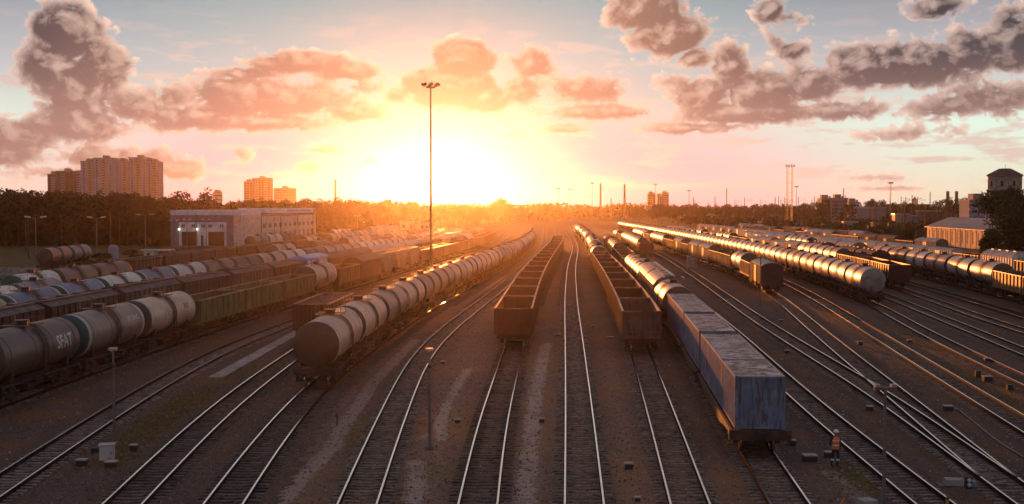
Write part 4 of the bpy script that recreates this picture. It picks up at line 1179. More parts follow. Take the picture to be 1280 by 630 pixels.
# ------------------------------------------------------------------ trees and woods
def crown_mesh(seed, h, r, n, z0, leaf=.75, m='leaf_dark', lobes=9, tall=1.0):
    rs = np.random.RandomState(seed)
    L = []
    for i in range(lobes):
        a = rs.rand() * 6.28; q = rs.rand() ** .6
        f = rs.rand()
        zz = z0 + (h - z0) * (.18 + .72 * f); rr = r * (.35 + .5 * math.sin(math.pi * min(1, .25 + .75 * (1 - f)))) * q
        L.append((math.cos(a) * rr, math.sin(a) * rr, zz, r * rs.uniform(.32, .55), (h - z0) * rs.uniform(.14, .24) * tall))
    L.append((0, 0, z0 + (h - z0) * .8, r * .4, (h - z0) * .2))
    vs = np.zeros((n * 4, 3)); k = 0
    for i in range(n):
        lb = L[rs.randint(len(L))]
        d = rs.randn(3); d /= np.linalg.norm(d); q = rs.rand() ** .33 * rs.uniform(.75, 1.12)
        c = np.array([lb[0] + d[0] * lb[3] * q, lb[1] + d[1] * lb[3] * q, lb[2] + d[2] * lb[4] * q])
        u = rs.randn(3); u /= np.linalg.norm(u); w = np.cross(u, rs.randn(3)); w /= np.linalg.norm(w)
        s1, s2 = leaf * rs.uniform(.35, .8), leaf * rs.uniform(.25, .55)
        vs[k:k + 4] = [c - u * s1, c - w * s2, c + u * s1, c + w * s2]; k += 4
    me = bpy.data.meshes.new('crown'); me.from_pydata([tuple(v) for v in vs], [], [(4 * i, 4 * i + 1, 4 * i + 2, 4 * i + 3) for i in range(n)])
    me.materials.append(MAT[m]); return me, L
def trunk_mesh(seed, h, L, r=.28):
    mb = MB(); rs = random.Random(seed)
    p = [(0, 0, -.2), (rs.uniform(-.15, .15), rs.uniform(-.15, .15), h * .35), (rs.uniform(-.4, .4), rs.uniform(-.4, .4), h * .82)]
    mb.cyl(p[0], p[1], r, 7, r * .7, caps=False); mb.cyl(p[1], p[2], r * .7, 6, r * .15, caps=False)
    for lb in L[:7]:
        t = rs.uniform(.25, .8); b = Vector(p[1]).lerp(Vector(p[2]), t)
        mb.cyl(b, (lb[0], lb[1], lb[2]), r * .32, 5, r * .08, caps=False)
    return mb.mesh('trunk', ['bark'])
def tree_proto(seed, h, r, n, z0, **k):
    c, L = crown_mesh(seed, h, r, n, z0, **k)
    return ('leafy_tree', [('trunk', trunk_mesh(seed, h, L)), ('crown', c)])
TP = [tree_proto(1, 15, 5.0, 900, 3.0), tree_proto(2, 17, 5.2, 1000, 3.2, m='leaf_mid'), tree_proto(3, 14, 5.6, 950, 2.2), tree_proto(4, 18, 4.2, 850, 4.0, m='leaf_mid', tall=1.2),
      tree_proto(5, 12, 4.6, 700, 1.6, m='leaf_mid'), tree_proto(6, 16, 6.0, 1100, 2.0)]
rw = random.Random(21)
def plant_tree(px, Y, ytop, group, label, p=None, jitter=True):
    """a tree whose top shows at row ytop of the photograph, standing at distance Y"""
    X = AT(px, Y); z = H + (258 - ytop) / F * Y
    P_ = p if p is not None else TP[rw.randrange(6)]
    hh = (15, 17, 14, 18, 12, 16)[TP.index(P_)]
    k = z / hh
    e = spawn(P_, (X, Y, GZ), rw.uniform(0, 6.28), label, 'tree', group)
    e.scale = (k * rw.uniform(.9, 1.25), k * rw.uniform(.9, 1.25), k)
    return e
def sil(x, pts):
    xs = [p[0] for p in pts]; ys = [p[1] for p in pts]; return float(np.interp(x, xs, ys))
SL = [(-80, 238), (0, 239), (20, 238), (60, 240), (100, 241), (140, 243), (170, 241), (200, 246), (212, 247), (300, 251), (420, 249), (470, 249), (500, 251), (560, 254), (605, 258)]
gl = 'trees of the dark wood behind the left tracks'
for i in range(34): plant_tree(-50 + i * 8.0 + rw.uniform(-2, 2), 352 + rw.uniform(-12, 30), sil(-50 + i * 8, SL) + rw.uniform(-1.5, 9), gl, 'dark leafy tree in the dense wood behind the left-hand tracks') if -50 + i * 8 < 205 else None
for i in range(34): plant_tree(-50 + i * 8.0 + rw.uniform(-3, 3), 410 + rw.uniform(-20, 30), sil(-50 + i * 8, SL) + rw.uniform(-3, 4), gl, 'dark leafy tree in the dense wood behind the left-hand tracks')
gm = 'trees behind the long depot, towards the sun'
for i in range(40): plant_tree(205 + i * 6.0 + rw.uniform(-3, 3), 500 + rw.uniform(-20, 60), sil(205 + i * 6, SL) + rw.uniform(-2.5, 5), gm, 'leafy tree in the row behind the long depot')
plant_tree(222, 470, 236, None, 'tree standing tallest above the wood, left of the depot', TP[1]); plant_tree(258, 475, 238, None, 'tall tree with split top rising behind the depot roof', TP[3])
gs = 'hazy trees under the low sun'
for i in range(34): plant_tree(420 + i * 5.6 + rw.uniform(-2, 2), 700 + rw.uniform(-60, 120), sil(420 + i * 5.6, SL) + rw.uniform(-1.5, 3), gs, 'hazy leafy tree in the belt under the low sun')
for i in range(9): plant_tree(612 + i * 3.2, 900 + rw.uniform(0, 60), (257, 253, 251, 249, 247, 249, 252, 254, 256)[i], 'trees of the knoll right of the sun', 'tree of the small knoll just right of the sun')
SR = [(795, 257), (820, 252), (870, 252), (930, 254), (985, 253), (1010, 251), (1040, 249), (1060, 251), (1090, 247), (1130, 250), (1160, 250), (1180, 248), (1205, 245), (1240, 246), (1330, 246)]
gr_ = 'trees of the far wood on the right skyline'
for i in range(62): plant_tree(795 + i * 8.4 + rw.uniform(-3, 3), 860 + rw.uniform(-60, 120), sil(795 + i * 8.4, SR) + rw.uniform(.5, 5), gr_, 'leafy tree of the far wood along the right skyline')
# far-off woods that read as one mass
def woods(name, x0, x1, y0, y1, n, h, seed, hf=None):
    rs = np.random.RandomState(seed); V = np.zeros((n * 4, 3))
    for i in range(n):
        X = rs.uniform(x0, x1); Y = rs.uniform(y0, y1); hh = (hf(X, Y) if hf else h) * (.75 + .35 * math.sin(X * .09 + Y * .05) * math.sin(X * .031))
        z = rs.uniform(0, 1) ** .8 * hh; u = rs.randn(3); u /= np.linalg.norm(u); w = np.cross(u, rs.randn(3)); w /= np.linalg.norm(w); s1 = rs.uniform(1.0, 2.8)
        c = np.array([X, Y, z]); V[4 * i:4 * i + 4] = [c - u * s1, c - w * s1 * .7, c + u * s1, c + w * s1 * .7]
    me = bpy.data.meshes.new(name); me.from_pydata([tuple(v) for v in V], [], [(4 * i, 4 * i + 1, 4 * i + 2, 4 * i + 3) for i in range(n)])
    me.materials.append(MAT['leaf_dark']); link(name, me, kind='stuff')
woods('undergrowth', -260, -104, 352, 440, 9000, 6.0, 11)
woods('undergrowth', -210, -60, 470, 560, 6000, 6.0, 12)
woods('scrub', 120, 420, 400, 860, 9000, 4.0, 13)
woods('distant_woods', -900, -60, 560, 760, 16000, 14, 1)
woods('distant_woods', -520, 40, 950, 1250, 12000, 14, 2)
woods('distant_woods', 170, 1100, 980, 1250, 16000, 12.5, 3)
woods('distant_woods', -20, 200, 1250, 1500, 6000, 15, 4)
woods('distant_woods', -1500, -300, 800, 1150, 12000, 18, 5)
# the big tree at the right edge and bushes
cb, LB = crown_mesh(31, 16.5, 8.6, 12000, .6, leaf=.62, m='leaf_near', lobes=30)
e = spawn(('broad_tree', [('trunk', trunk_mesh(31, 17, LB, .42)), ('crown', cb)]), (119.5, 262, GZ), .4, 'big dark bushy tree beside the cream warehouse at the right edge', 'tree')
cb2, LB2 = crown_mesh(33, 7, 3.4, 2600, .5, leaf=.6, m='leaf_near', lobes=12)
spawn(('broad_tree', [('trunk', trunk_mesh(33, 9, LB2, .25)), ('crown', cb2)]), (110.5, 258, GZ), 1.4, 'lower leafy tree hugging the left side of the big bushy tree', 'tree')
bc, LB3 = crown_mesh(35, 3.2, 2.3, 1500, .1, leaf=.3, m='leaf_mid', lobes=9)
BP = ('bush', [('stems', trunk_mesh(35, 3, LB3, .08)), ('foliage', bc)])
for px, py, k, lab in ((133, 337, 1.0, 'straggly brown bush below the round grey silo'), (112, 344, .8, 'low bush between the white tanks and the silo'), (168, 326, .8, 'bush left of the small white-roofed kiosk'), (95, 334, .7, 'small bush behind the green-ended white tank')):
    x, y = PT(px, py, GZ); e = spawn(BP, (x, y, GZ), rw.uniform(0, 6), lab, 'bush', 'bushes by the left tracks'); e.scale = (k * 1.3, k * 1.3, k)

# ------------------------------------------------------------------ buildings
def quad_grid(mb, axis, fixed, us, vs_, du, dv, out, depth=.12):
    """shallow boxes (window panes, lesenes) on a wall; axis 'x' = wall runs along x"""
    for u in us:
        for v in vs_:
            a, b = sorted((fixed, fixed + out * depth))
            if axis == 'x': mb.box(u - du, u + du, a, b, v - dv, v + dv)
            else: mb.box(a, b, u - du, u + du, v - dv, v + dv)
def highrise(px0, px1, Y, ytop, wall, accent, label, floors, nb=7, depth=18, steps=((0, 1, 0),), rot=0.0, name='apartment_tower'):
    x0, x1 = AT(px0, Y), AT(px1, Y); w = x1 - x0; zt = H + (258 - ytop) / F * Y
    e = link(name, None, None, ((x0 + x1) / 2, Y, 0), (0, 0, rot), label, 'building')
    for (f0, f1, dz) in steps:
        a, b = -w / 2 + w * f0, -w / 2 + w * f1; top = zt + dz; dy = dz * .35
        mb = MB().box(a, b, -depth / 2 + dy, depth / 2 + dy, -.5, top - 1.2); link('wall', mb.mesh('wall', [wall]), e)
        mb = MB().box(a - .25, b + .25, -depth / 2 + dy - .25, depth / 2 + dy + .25, top - 1.2, top - .2); link('parapet', mb.mesh('parapet', ['tower_trim']), e)
        mb = MB(); mid = (a + b) / 2; mb.box(mid - 3, mid + 2, dy - 3, dy + 3, top - .2, top + 2.6); mb.box(mid + 3, mid + 4.5, dy - 2, dy, top - .2, top + 1.5); link('lift_house', mb.mesh('lift_house', ['tower_trim']), e)
        n = max(2, int(nb * (f1 - f0))); fh = (top - 4) / floors
        zs = [2.2 + fh * (k + .5) for k in range(floors)]
        xs = [a + (b - a) * (k + .5) / n for k in range(n)]
        mb = MB()
        quad_grid(mb, 'x', -depth / 2 + dy - .02, [x for k, x in enumerate(xs) if k % 3 != 1], zs, .85, .8, -1, .06)
        quad_grid(mb, 'y', b + .02, [dy - depth / 2 + depth * (k + .5) / 4 for k in range(4)], zs, .8, .75, 1, .06)
        link('windows', mb.mesh('windows', ['glass_dark']), e, kind='stuff')
        mb = MB()
        for k, x in enumerate(xs):
            if k % 3 == 1:
                mb.mat(0)
                mb.box(x - 1.7, x + 1.7, -depth / 2 + dy - .9, -depth / 2 + dy - .003, 3, top - 3)
                mb.mat(1)
                for z in zs: mb.box(x - 1.3, x + 1.3, -depth / 2 + dy - .96, -depth / 2 + dy - .9, z - .2, z + .9)
        link('balconies', mb.mesh('balconies', [accent, 'glass_dark']), e, kind='stuff')
    return e
highrise(107, 202, 1200, 197.5, 'tower_grey', 'tower_ochre', 'tall pale apartment tower with ochre balcony strips, largest on the left skyline', 22, 14, 20, ((0, .16, -3.5), (.16, .42, 0), (.42, .62, -3), (.62, .86, .5), (.86, 1, -4)))
highrise(65, 105.5, 1215, 215, 'tower_brown', 'tower_grey', 'dark brown apartment tower left of the big pale one', 17, 8, 18, ((0, .25, -2), (.25, .8, 1.2), (.8, 1, -1)))
highrise(307, 318, 1400, 226.5, 'tower_warm', 'tower_warm', 'narrow lower wing stuck to the left of the pinkish slab tower', 13, 3, 14)
highrise(317.6, 340, 1406, 222.5, 'tower_warm', 'tower_grey', 'pinkish slab tower above the depot roof', 15, 6, 16)
highrise(344, 369.5, 1400, 235, 'tower_warm', 'tower_warm', 'lower flat block right of the pinkish slab tower', 10, 7, 14)
highrise(809, 818, 1400, 242, 'tower_warm', 'tower_ochre', 'slim sunlit tower right of the centre', 9, 3, 12)
highrise(820.5, 835, 1410, 241.5, 'tower_grey', 'tower_grey', 'grey stepped tower next to the slim sunlit one', 9, 5, 12, ((0, .4, -3), (.4, 1, 0)))
highrise(1037, 1056, 900, 247, 'tower_grey', 'shed_blue', 'blue-grey office block with dark overhanging roof among the far trees', 5, 6, 12)
highrise(1024, 1036.6, 905, 247.5, 'tower_brown', 'tower_brown', 'brown block left of the blue-grey office block', 5, 4, 12)
highrise(1057.5, 1071, 910, 252, 'shed_white', 'tower_grey', 'low pale block right of the blue-grey office block', 4, 4, 12)
highrise(1205, 1236, 520, 249, 'tower_grey', 'tower_grey', 'grey three-storey building behind the warehouse and water tower', 4, 9, 12)
highrise(268, 277, 1300, 240, 'shed_white', 'tower_grey', 'tiny white block peeping over the trees behind the depot', 5, 3, 10)

def depot():
    Y0, Y1 = 345.0, 449.0; xa, xb = AT(212, Y0), AT(302, Y0); h = 11.0
    e = link('rail_depot', None, None, (xb, Y0, 0), (0, 0, -R(2.3)), 'violet and white engine depot with two dark doors and a long cream side', 'building')
    W_ = xb - xa; k = Y0 / F
    def part(nm, mb, mats, par=e, **kw): return link(nm, mb.mesh(nm, mats), par, **kw)
    part('front_wall', MB().box(-W_, 0, 0, 22, -.4, h - 1.6), ['depot_violet'])
    part('parapet', MB().box(-W_ - .1, .06, -.15, 22.2, h - 1.58, h), ['depot_pale'])
    part('corner_wall', MB().box(-2.45, .04, -.12, 22.3, -.4, h - 1.6), ['depot_cream'])
    # pale panel with doors and windows
    def X(px): return (px - 302) * k
    pn = MB(); pn.box(X(222.9), X(225.4), -.22, -.02, 0, 7.2)
    for a, b, z0, z1 in ((225.4, 283, 4.3, 7.2), (246, 259, 0, 4.3), (281.5, 283, 0, 4.3)): pn.box(X(a), X(b), -.22, -.02, z0, z1)
    part('front_panel', pn, ['depot_pale'])
    for a, b in ((225.8, 245.6), (259.4, 281)):
        d = part('door', MB().box(X(a), X(b), -.16, -.03, 0, 4.25), ['door_dark'])
        f = MB(); f.box(X(a) - .001, X(a) + .18, -.26, -.161, 0, 4.25); f.box(X(b) - .18, X(b), -.26, -.161, 0, 4.25); part('door_frame', f, ['depot_pale'], d, kind='stuff')
    part('small_door', MB().box(X(251), X(254), -.3, -.23, 0, 3.2), ['glass_dark'])
    for px in (228.4, 241.2, 253.5, 262.5, 277.2):
        w = part('window', MB().box(X(px - 2.2), X(px + 2.2), -.27, -.225, 5.6, 6.6), ['window_red'])
        part('window_bar', MB().box(X(px) - .06, X(px) + .06, -.31, -.275, 5.6, 6.6), ['depot_pale'], w)
    for px, m in ((223.3, 'lamp_lit'), (246, 'lamp_lit_white')): part('wall_lamp', MB().cyl((X(px), -.75, 5.0), (X(px), -.3, 5.1), .2, 10), [m])
    L = Y1 - Y0
    part('side_wall', MB().box(-20, 0, 22.35, L, -.4, h - 2.2), ['depot_cream'])
    part('roof_edge', MB().box(-20.1, .12, 22.36, L + .1, h - 2.2, h - 1.2), ['depot_roof'])
    part('roof_box', MB().box(-14, -.4, 45, L - 2, h - 1.19, h + .5), ['depot_pale'])
    part('roof_stripe', MB().box(-.39, -.33, 60, L - 4, h - .9, h - .1), ['cab_blue'])
    part('end_wall', MB().box(-20.2, .3, L + .12, L + .8, -.4, h + .4), ['depot_cream'])
    ys = [27 + i * 7.2 for i in range(11)]
    for i, y in enumerate(ys):
        for dy in (-.9, .9):
            part('window', MB().box(.005, .06, y + dy - .5, y + dy + .5, 5.0, 6.3), ['glass_dark'])
            part('window', MB().box(.005, .06, y + dy - .35, y + dy + .35, 1.0, 3.4), ['glass_dark'])
    for y in (22.2, 48, 74, 100): part('downpipe', MB().cyl((.25, y, 0), (.25, y, h - 2.2), .14, 6), ['mast_dark'])
depot()
def warehouse():
    A, B = Vector((134.0, 315.0, 0)), Vector((138.6, 374.0, 0)); d = (B - A); L = d.length; rz = math.atan2(-d.x, d.y)
    e = link('warehouse', None, None, A, (0, 0, rz), 'long cream warehouse with tall narrow windows and pale shallow gabled roof', 'building')
    def part(nm, mb, mats, par=e): return link(nm, mb.mesh(nm, mats), par)
    wd, h = 15.0, 5.5
    mb = MB()
    n = 12; wins = [3.2 + i * (L - 6.4) / (n - 1) for i in range(n)]
    # wall in strips round the openings
    edges = [0]; 
    for y in wins: edges += [y - .85, y + .85]
    edges.append(L)
    for i in range(0, len(edges), 2): mb.box(0, .4, edges[i], edges[i + 1], -.4, h)
    for y in wins: mb.box(0, .4, y - .85, y + .85, -.4, 1.0); mb.box(0, .4, y - .85, y + .85, 4.5, h)
    mb.box(.4, wd, 0, L, -.4, h - .01)
    part('wall', mb, ['warehouse_cream'])
    for y in wins:
        w = part('window', MB().box(.07, .15, y - .85, y + .85, 1.0, 4.5), ['glass_dark'])
        f = MB(); f.box(.02, .065, y - .05, y + .05, 1.0, 4.5)
        for z in (2.1, 3.3): f.box(.025, .06, y - .85, y + .85, z - .04, z + .04)
        part('window_bar', f, ['warehouse_cream'], w)
    for y in [(a + b) / 2 for a, b in zip(wins[:-1], wins[1:])]: part('pilaster', MB().box(-.07, -.003, y - .3, y + .3, -.4, h - .1), ['warehouse_cream'])
    g = MB()
    for y0, y1 in ((0, .35), (L - .35, L)): g.prism([(0, h), (wd, h), (wd / 2, h + 2.9)], y0, y1)
    part('gable', g, ['warehouse_cream'])
    for s_ in (0, 1):
        nseg = 12
        for i in range(nseg):
            y0, y1 = -.5 + i * (L + 1) / nseg, -.5 + (i + 1) * (L + 1) / nseg - .05
            if s_ == 0: pl = [(-.7, h - .25), (wd / 2, h + 2.95), (wd / 2, h + 3.1), (-.7, h - .1)]
            else: pl = [(wd / 2 + .01, h + 2.95), (wd + .7, h - .25), (wd + .7, h - .1), (wd / 2 + .01, h + 3.1)]
            part('roof_panel', MB().prism(pl, y0, y1), ['warehouse_roof'])
warehouse()
def water_tower():
    X_, Y_ = AT(1255, 335), 335
    e = link('water_tower', None, None, (X_, Y_, 0), (0, 0, .2), 'octagonal water tower with brick shaft, tan tank house and dark hipped roof', 'tower')
    def oct_(r): return [(r * math.cos(math.pi / 4 * k + .39), r * math.sin(math.pi / 4 * k + .39)) for k in range(8)]
    def ring(nm, r0, r1, z0, z1, m, cap=True):
        a, b = oct_(r0), oct_(r1); mb = MB()
        vs = [(x, y, z0) for x, y in a] + [(x, y, z1) for x, y in b]
        mb.add(vs, [(k, (k + 1) % 8, 8 + (k + 1) % 8, 8 + k) for k in range(8)] + [tuple(range(8))[::-1], tuple(range(8, 16))], False); link(nm, mb.mesh(nm, [m]), e)
    ring('shaft', 4.3, 3.9, -.4, 15.8, 'brick_dark'); ring('corbel', 3.9, 4.9, 15.8, 16.8, 'brick_dark'); ring('tank_house', 4.75, 4.75, 16.82, 21.0, 'water_tank_tan')
    ring('cornice', 5.0, 5.2, 21.01, 21.4, 'water_tank_tan'); ring('roof', 5.35, 2.4, 21.42, 23.0, 'water_roof'); ring('roof_cap', 2.4, 1.6, 23.01, 23.4, 'water_roof')
    mb = MB().cyl((0, 0, 23.4), (0, 0, 24.6), .06, 5); link('finial', mb.mesh('finial', ['mast_dark']), e)
    for k in range(8):
        t = math.pi / 4 * k + .39 + math.pi / 8; r = 4.75 * math.cos(math.pi / 8)
        for z in (18.0,):
            me = MB().box(-.35, .35, r - .02, r + .05, z, z + 1.6).mesh('window', ['glass_dark']); link('window', me, e, None, (0, 0, t - math.pi / 2))
        link('pilaster', MB().box(-.25, .25, 4.75 - .35, 4.75 + .04, 16.83, 20.98).mesh('pilaster', ['tower_trim']), e, None, (0, 0, t - math.pi / 2 + math.pi / 8))
        for z in (3, 7.5, 12): link('window', MB().box(-.3, .3, 4.05 * .924 - .1 + (12 - z) * .02, 4.05 * .924 + .12 + (12 - z) * .02, z, z + 1.5).mesh('window', ['glass_dark']), e, None, (0, 0, t - math.pi / 2))
water_tower()
shed_n = [0]
def shed(px0, px1, ytop, ybase, wall, roof, label, depth=12, gable=False, wins=3, cat='shed', nm='shed'):
    Y = H * F / (ybase - 258) if ybase > 259 else 1300; x0, x1 = AT(px0, Y), AT(px1, Y); zt = H - (ytop - 258) * Y / F; w = x1 - x0
    e = link(nm, None, None, ((x0 + x1) / 2, Y, 0), (0, 0, random.Random(int(px0)).uniform(-.15, .15)), label, cat, 'buildings across the far yard')
    hw = zt * (.72 if gable else .92)
    link('wall', MB().box(-w / 2, w / 2, 0, depth, -.4, hw).mesh('wall', [wall]), e)
    if gable: link('roof', MB().prism([(-w / 2 - .4, hw + .005), (w / 2 + .4, hw + .005), (0, zt)], -.4, depth + .4).mesh('roof', [roof]), e)
    else: link('roof', MB().box(-w / 2 - .3, w / 2 + .3, -.3, depth + .3, hw + .005, zt).mesh('roof', [roof]), e)
    for i in range(wins):
        x = -w / 2 + w * (i + .5) / wins; link('window' if i != wins // 2 else 'door', MB().box(x - min(.8, w * .1), x + min(.8, w * .1), -.05, -.004, .9 if i != wins // 2 else 0, min(hw - .5, 2.6)).mesh('window', ['glass_dark']), e)
    return e
shed(639, 664, 256, 274, 'tower_grey', 'roof_dark', 'grey-violet hangar at the vanishing point, right of the sun knoll', 30, wins=4, cat='hangar')
shed(664.5, 670, 257.5, 274, 'shed_brown', 'roof_dark', 'narrow brown annex at the right end of the vanishing-point hangar', 20, wins=1)
shed(757, 771, 255, 263, 'shed_white', 'roof_pale', 'white block below the right-hand chimney', 14, wins=4, cat='building')
shed(771.5, 806, 256.5, 264, 'shed_grey', 'shed_blue', 'long low grey hall between the white block and the slim tower', 20, wins=7, cat='hall')
shed(836, 862, 259.5, 266, 'shed_grey', 'roof_dark', 'low grey hall right of the stepped tower', 20, wins=5, cat='hall')
shed(862, 905, 259.5, 268, 'shed_brown', 'shed_blue', 'brown hall with bluish roof under the right skyline', 20, wins=7, cat='hall')
shed(905, 918, 263, 275, 'shed_grey', 'roof_pale', 'small grey hut left of the long blue hall', 8, wins=2)
shed(920, 976, 261.5, 275, 'shed_blue', 'shed_blue', 'long dark blue hall left of the twin lattice mast', 22, wins=9, cat='hall')
shed(938, 957, 276, 284, 'shed_tan', 'boxcar_white', 'bright low tan shed behind the cream boxcars', 6, gable=True, wins=3)
shed(990, 1008, 279.5, 287, 'shed_tan', 'roof_pale', 'tan shed at the foot of the twin lattice mast', 6, wins=4)
shed(1009, 1022, 280.5, 288, 'shed_white', 'roof_pale', 'whitish shed next to the tan one near the lattice mast', 5, wins=3)
shed(1029, 1041, 280, 288.5, 'shed_tan', 'roof_pale', 'tan hut with a dark gap on either side', 5, wins=3)
shed(1043, 1050, 271, 287, 'shed_orange', 'roof_dark', 'narrow orange hut like a small tower', 4, gable=True, wins=1)
shed(1056, 1072, 277, 289, 'shed_grey', 'shed_white', 'grey hut with pale roof left of the pole cluster', 7, wins=3)
shed(1086, 1108, 258.5, 280, 'shed_grey', 'tower_grey', 'large grey hall with violet-grey roof left of the metal sheds', 20, wins=5, cat='hall')
shed(1092, 1101, 278, 290, 'shed_orange', 'roof_dark', 'small orange-walled kiosk in front of the grey hall', 4, wins=1, cat='kiosk')
shed(1119, 1137, 267, 285, 'shed_grey', 'roof_pale', 'tall grey metal shed', 9, wins=2)
shed(1138, 1146.5, 269, 285, 'shed_blue', 'tower_grey', 'bluish shed right against the tall grey metal one', 8, wins=1)
shed(1151, 1176, 263, 282, 'shed_brown', 'shed_tan', 'brown shed with sunlit tan roof edge behind the warehouse', 12, wins=4)
shed(1108, 1160, 255, 266, 'shed_grey', 'roof_dark', 'long distant grey hall under the right-hand trees', 20, wins=8, cat='hall')
shed(1139.5, 1146.5, 246, 259.5, 'tower_warm', 'water_roof', 'pointed church-like tower on the right skyline', 8, gable=True, wins=1, cat='tower')
shed(884, 896, 267, 277, 'shed_white', 'roof_pale', 'pale hut behind the bright tank train', 6, gable=True, wins=2)
shed(848, 856, 266, 275, 'shed_orange', 'shed_blue', 'orange and blue kiosk far behind the bright tank train', 5, wins=1, cat='kiosk')
shed(430, 470, 277.5, 288, 'shed_blue', 'cab_white', 'low building with pale roof right of the depot', 9, wins=5, cat='building')
shed(500, 518, 276, 287, 'depot_cream', 'roof_pale', 'pale hut in the sun haze near the tall mast', 7, wins=2)
shed(525, 536, 278, 288, 'depot_cream', 'roof_pale', 'small hazy hut just left of the tall floodlight mast', 5, wins=2)
# white and silver lidded cabinet, silo, kiosk
def small_things():
    x, y = PT(142, 334, GZ)
    e = link('silo', None, None, (x, y, GZ), None, 'round-topped grey silo standing alone before the wood', 'silo')
    mb = MB(); n = 18; pr = [(0, 1.0), (3.9, 1.0), (4.3, .85), (4.55, .5), (4.62, 0)]
    vs = [(r * math.cos(6.2832 * k / n), r * math.sin(6.2832 * k / n), z) for z, r in pr for k in range(n)]
    mb.add(vs, [(i * n + k, i * n + (k + 1) % n, (i + 1) * n + (k + 1) % n, (i + 1) * n + k) for i in range(4) for k in range(n)], True); link('shell', mb.mesh('shell', ['tower_grey']), e)
    mb = MB(); mb.cyl((1.1, 0, 0), (1.1, 0, 4.2), .04, 5); mb.cyl((1.1, .4, 0), (1.1, .4, 4.2), .04, 5)
    for k in range(10): mb.cyl((1.1, 0, .3 + k * .4), (1.1, .4, .3 + k * .4), .03, 4)
    link('ladder', mb.mesh('ladder', ['mast_steel']), e)
    x, y = PT(187, 326, GZ)
    e = link('kiosk', None, None, (x, y, GZ), (0, 0, -.1), 'small pale kiosk with a long white canopy roof', 'kiosk')
    link('wall', MB().box(-1.3, 1.0, 0, 2.2, 0, 2.3).mesh('wall', ['depot_pale']), e); link('canopy', MB().box(-1.9, 5.0, -.4, 2.8, 2.31, 2.55).mesh('canopy', ['cabinet_white']), e)
    for px in (2.6, 4.6): link('post', MB().cyl((px, .2, 0), (px, .2, 2.3), .06, 6).mesh('post', ['mast_steel']), e)
    link('window', MB().box(-.7, .2, -.04, -.003, 1.0, 1.8).mesh('window', ['glass_dark']), e)
    one('concrete_wall', MB().box(-.15, .15, 0, 26, 0, 1.5), ['concrete'], loc=(-84, 199, GZ), rot=(0, 0, R(78)), label='low grey concrete wall at the left edge beyond the orange-patched tanks', cat='wall')
    # relay cabinet by the first post, the grey track cabinet
    x, y = PT(134, 576, GZ)
    e = link('relay_cabinet', None, None, (x, y, GZ), (0, 0, R(14)), 'pinkish white relay cabinet beside the left lamp post', 'cabinet')
    link('body', MB().box(-.34, .34, -.28, .28, .06, .78).mesh('body', ['cabinet_white']), e); link('lid', MB().box(-.38, .38, -.32, .32, .785, .84).mesh('lid', ['lid_pale']), e)
    link('door', MB().box(-.30, .30, -.305, -.284, .10, .74).mesh('door', ['cabinet_white']), e); link('handle', MB().box(.2, .24, -.34, -.306, .38, .5).mesh('handle', ['mast_dark']), e); link('plinth', MB().box(-.3, .3, -.24, .24, 0, .058).mesh('plinth', ['concrete_dark']), e)
    x, y = PT(885.5, 334, GZ)
    e = link('track_cabinet', None, None, (36.7, y, GZ), (0, 0, .1), 'tall grey concrete cabinet standing between tracks before the tan wagons', 'cabinet')
    link('body', MB().box(-.9, .9, -.7, .7, 0, 2.15).mesh('body', ['concrete']), e); link('lid', MB().box(-1.0, 1.0, -.8, .8, 2.155, 2.3).mesh('lid', ['concrete']), e); link('door', MB().box(-.4, .4, -.74, -.704, .2, 1.9).mesh('door', ['tower_grey']), e)
small_things()
def ground_box(px, py, w, h, label, lid=True, rz=0.0):
    x, y = PT(px, py, GZ)
    e = link('track_box', None, None, (x, y, GZ), (0, 0, rz), label, 'track box', 'low cable boxes between the tracks')
    link('case', MB().box(-w / 2, w / 2, -w * .35, w * .35, 0, h).mesh('case', ['box_dark']), e)
    if lid: link('lid', MB().box(-w / 2 - .03, w / 2 + .03, -w * .35 - .03, w * .35 + .03, h + .004, h + .06).mesh('lid', ['lid_pale']), e)
for a in ((102, 583, .45, .3, 'low dark box with pale lid, left of the white relay cabinet'), (139, 584, .5, .25, 'low dark box with pale lid in front of the white relay cabinet'), (167, 564, .32, .3, 'low box alone right of the left lamp post'), (119, 567, .34, .3, 'dark lidless box just behind the white relay cabinet', False),
          (572, 529, .3, .2, 'small box right of the middle lamp post'), (553.6, 455, .3, .2, 'tiny box behind the middle lamp post'), (677, 529, .3, .25, 'box between the middle track and the straight centre track'), (786, 587, .38, .28, 'box on the open ground right of the straight centre track'), (797, 628, .2, .2, 'small pale marker stone at the bottom edge'),
          (990, 558, .35, .3, 'small box beside the end of the container train'), (1012, 577, .62, .3, 'wide dark box with pale lid left of the worker'), (1036, 573, .4, .3, 'box right beside the worker'), (1087, 514, .35, .28, 'box in front of the right lamp post, by the switch tracks'), (1185, 514, .5, .3, 'box where the pale hose starts'),
          (984, 442, .4, .25, 'box between container train and switch tracks'), (976, 403, .35, .25, 'farther box left of the switch fork'), (1075, 432, .42, .35, 'dark box in the weeds right of the switch fork'), (1137, 428, .4, .2, 'pale box beside the gleaming rail'), (1234, 452, .45, .25, 'pale box near the right edge'), (1234, 477, .6, .35, 'wide dark box in the weeds at the right edge'), (1222, 472, .35, .5, 'upright dark box left of the wide one', False), (1262, 488, .4, .4, 'dark box nearest the right edge', False),
          (697, 420, .4, .15, 'flat pale plate left of the centre track'), (763, 423, .6, .12, 'flat pale plate near the grey gondola', True), (741, 409, .3, .15, 'tiny plate between centre track and grey gondola')):
    ground_box(*a)
x, y = PT(1197, 608, GZ)
e = link('point_machine', None, None, (x, y, GZ), (0, 0, -R(8)), 'wide grey point machine on its plate beside the switch blades', 'point machine')
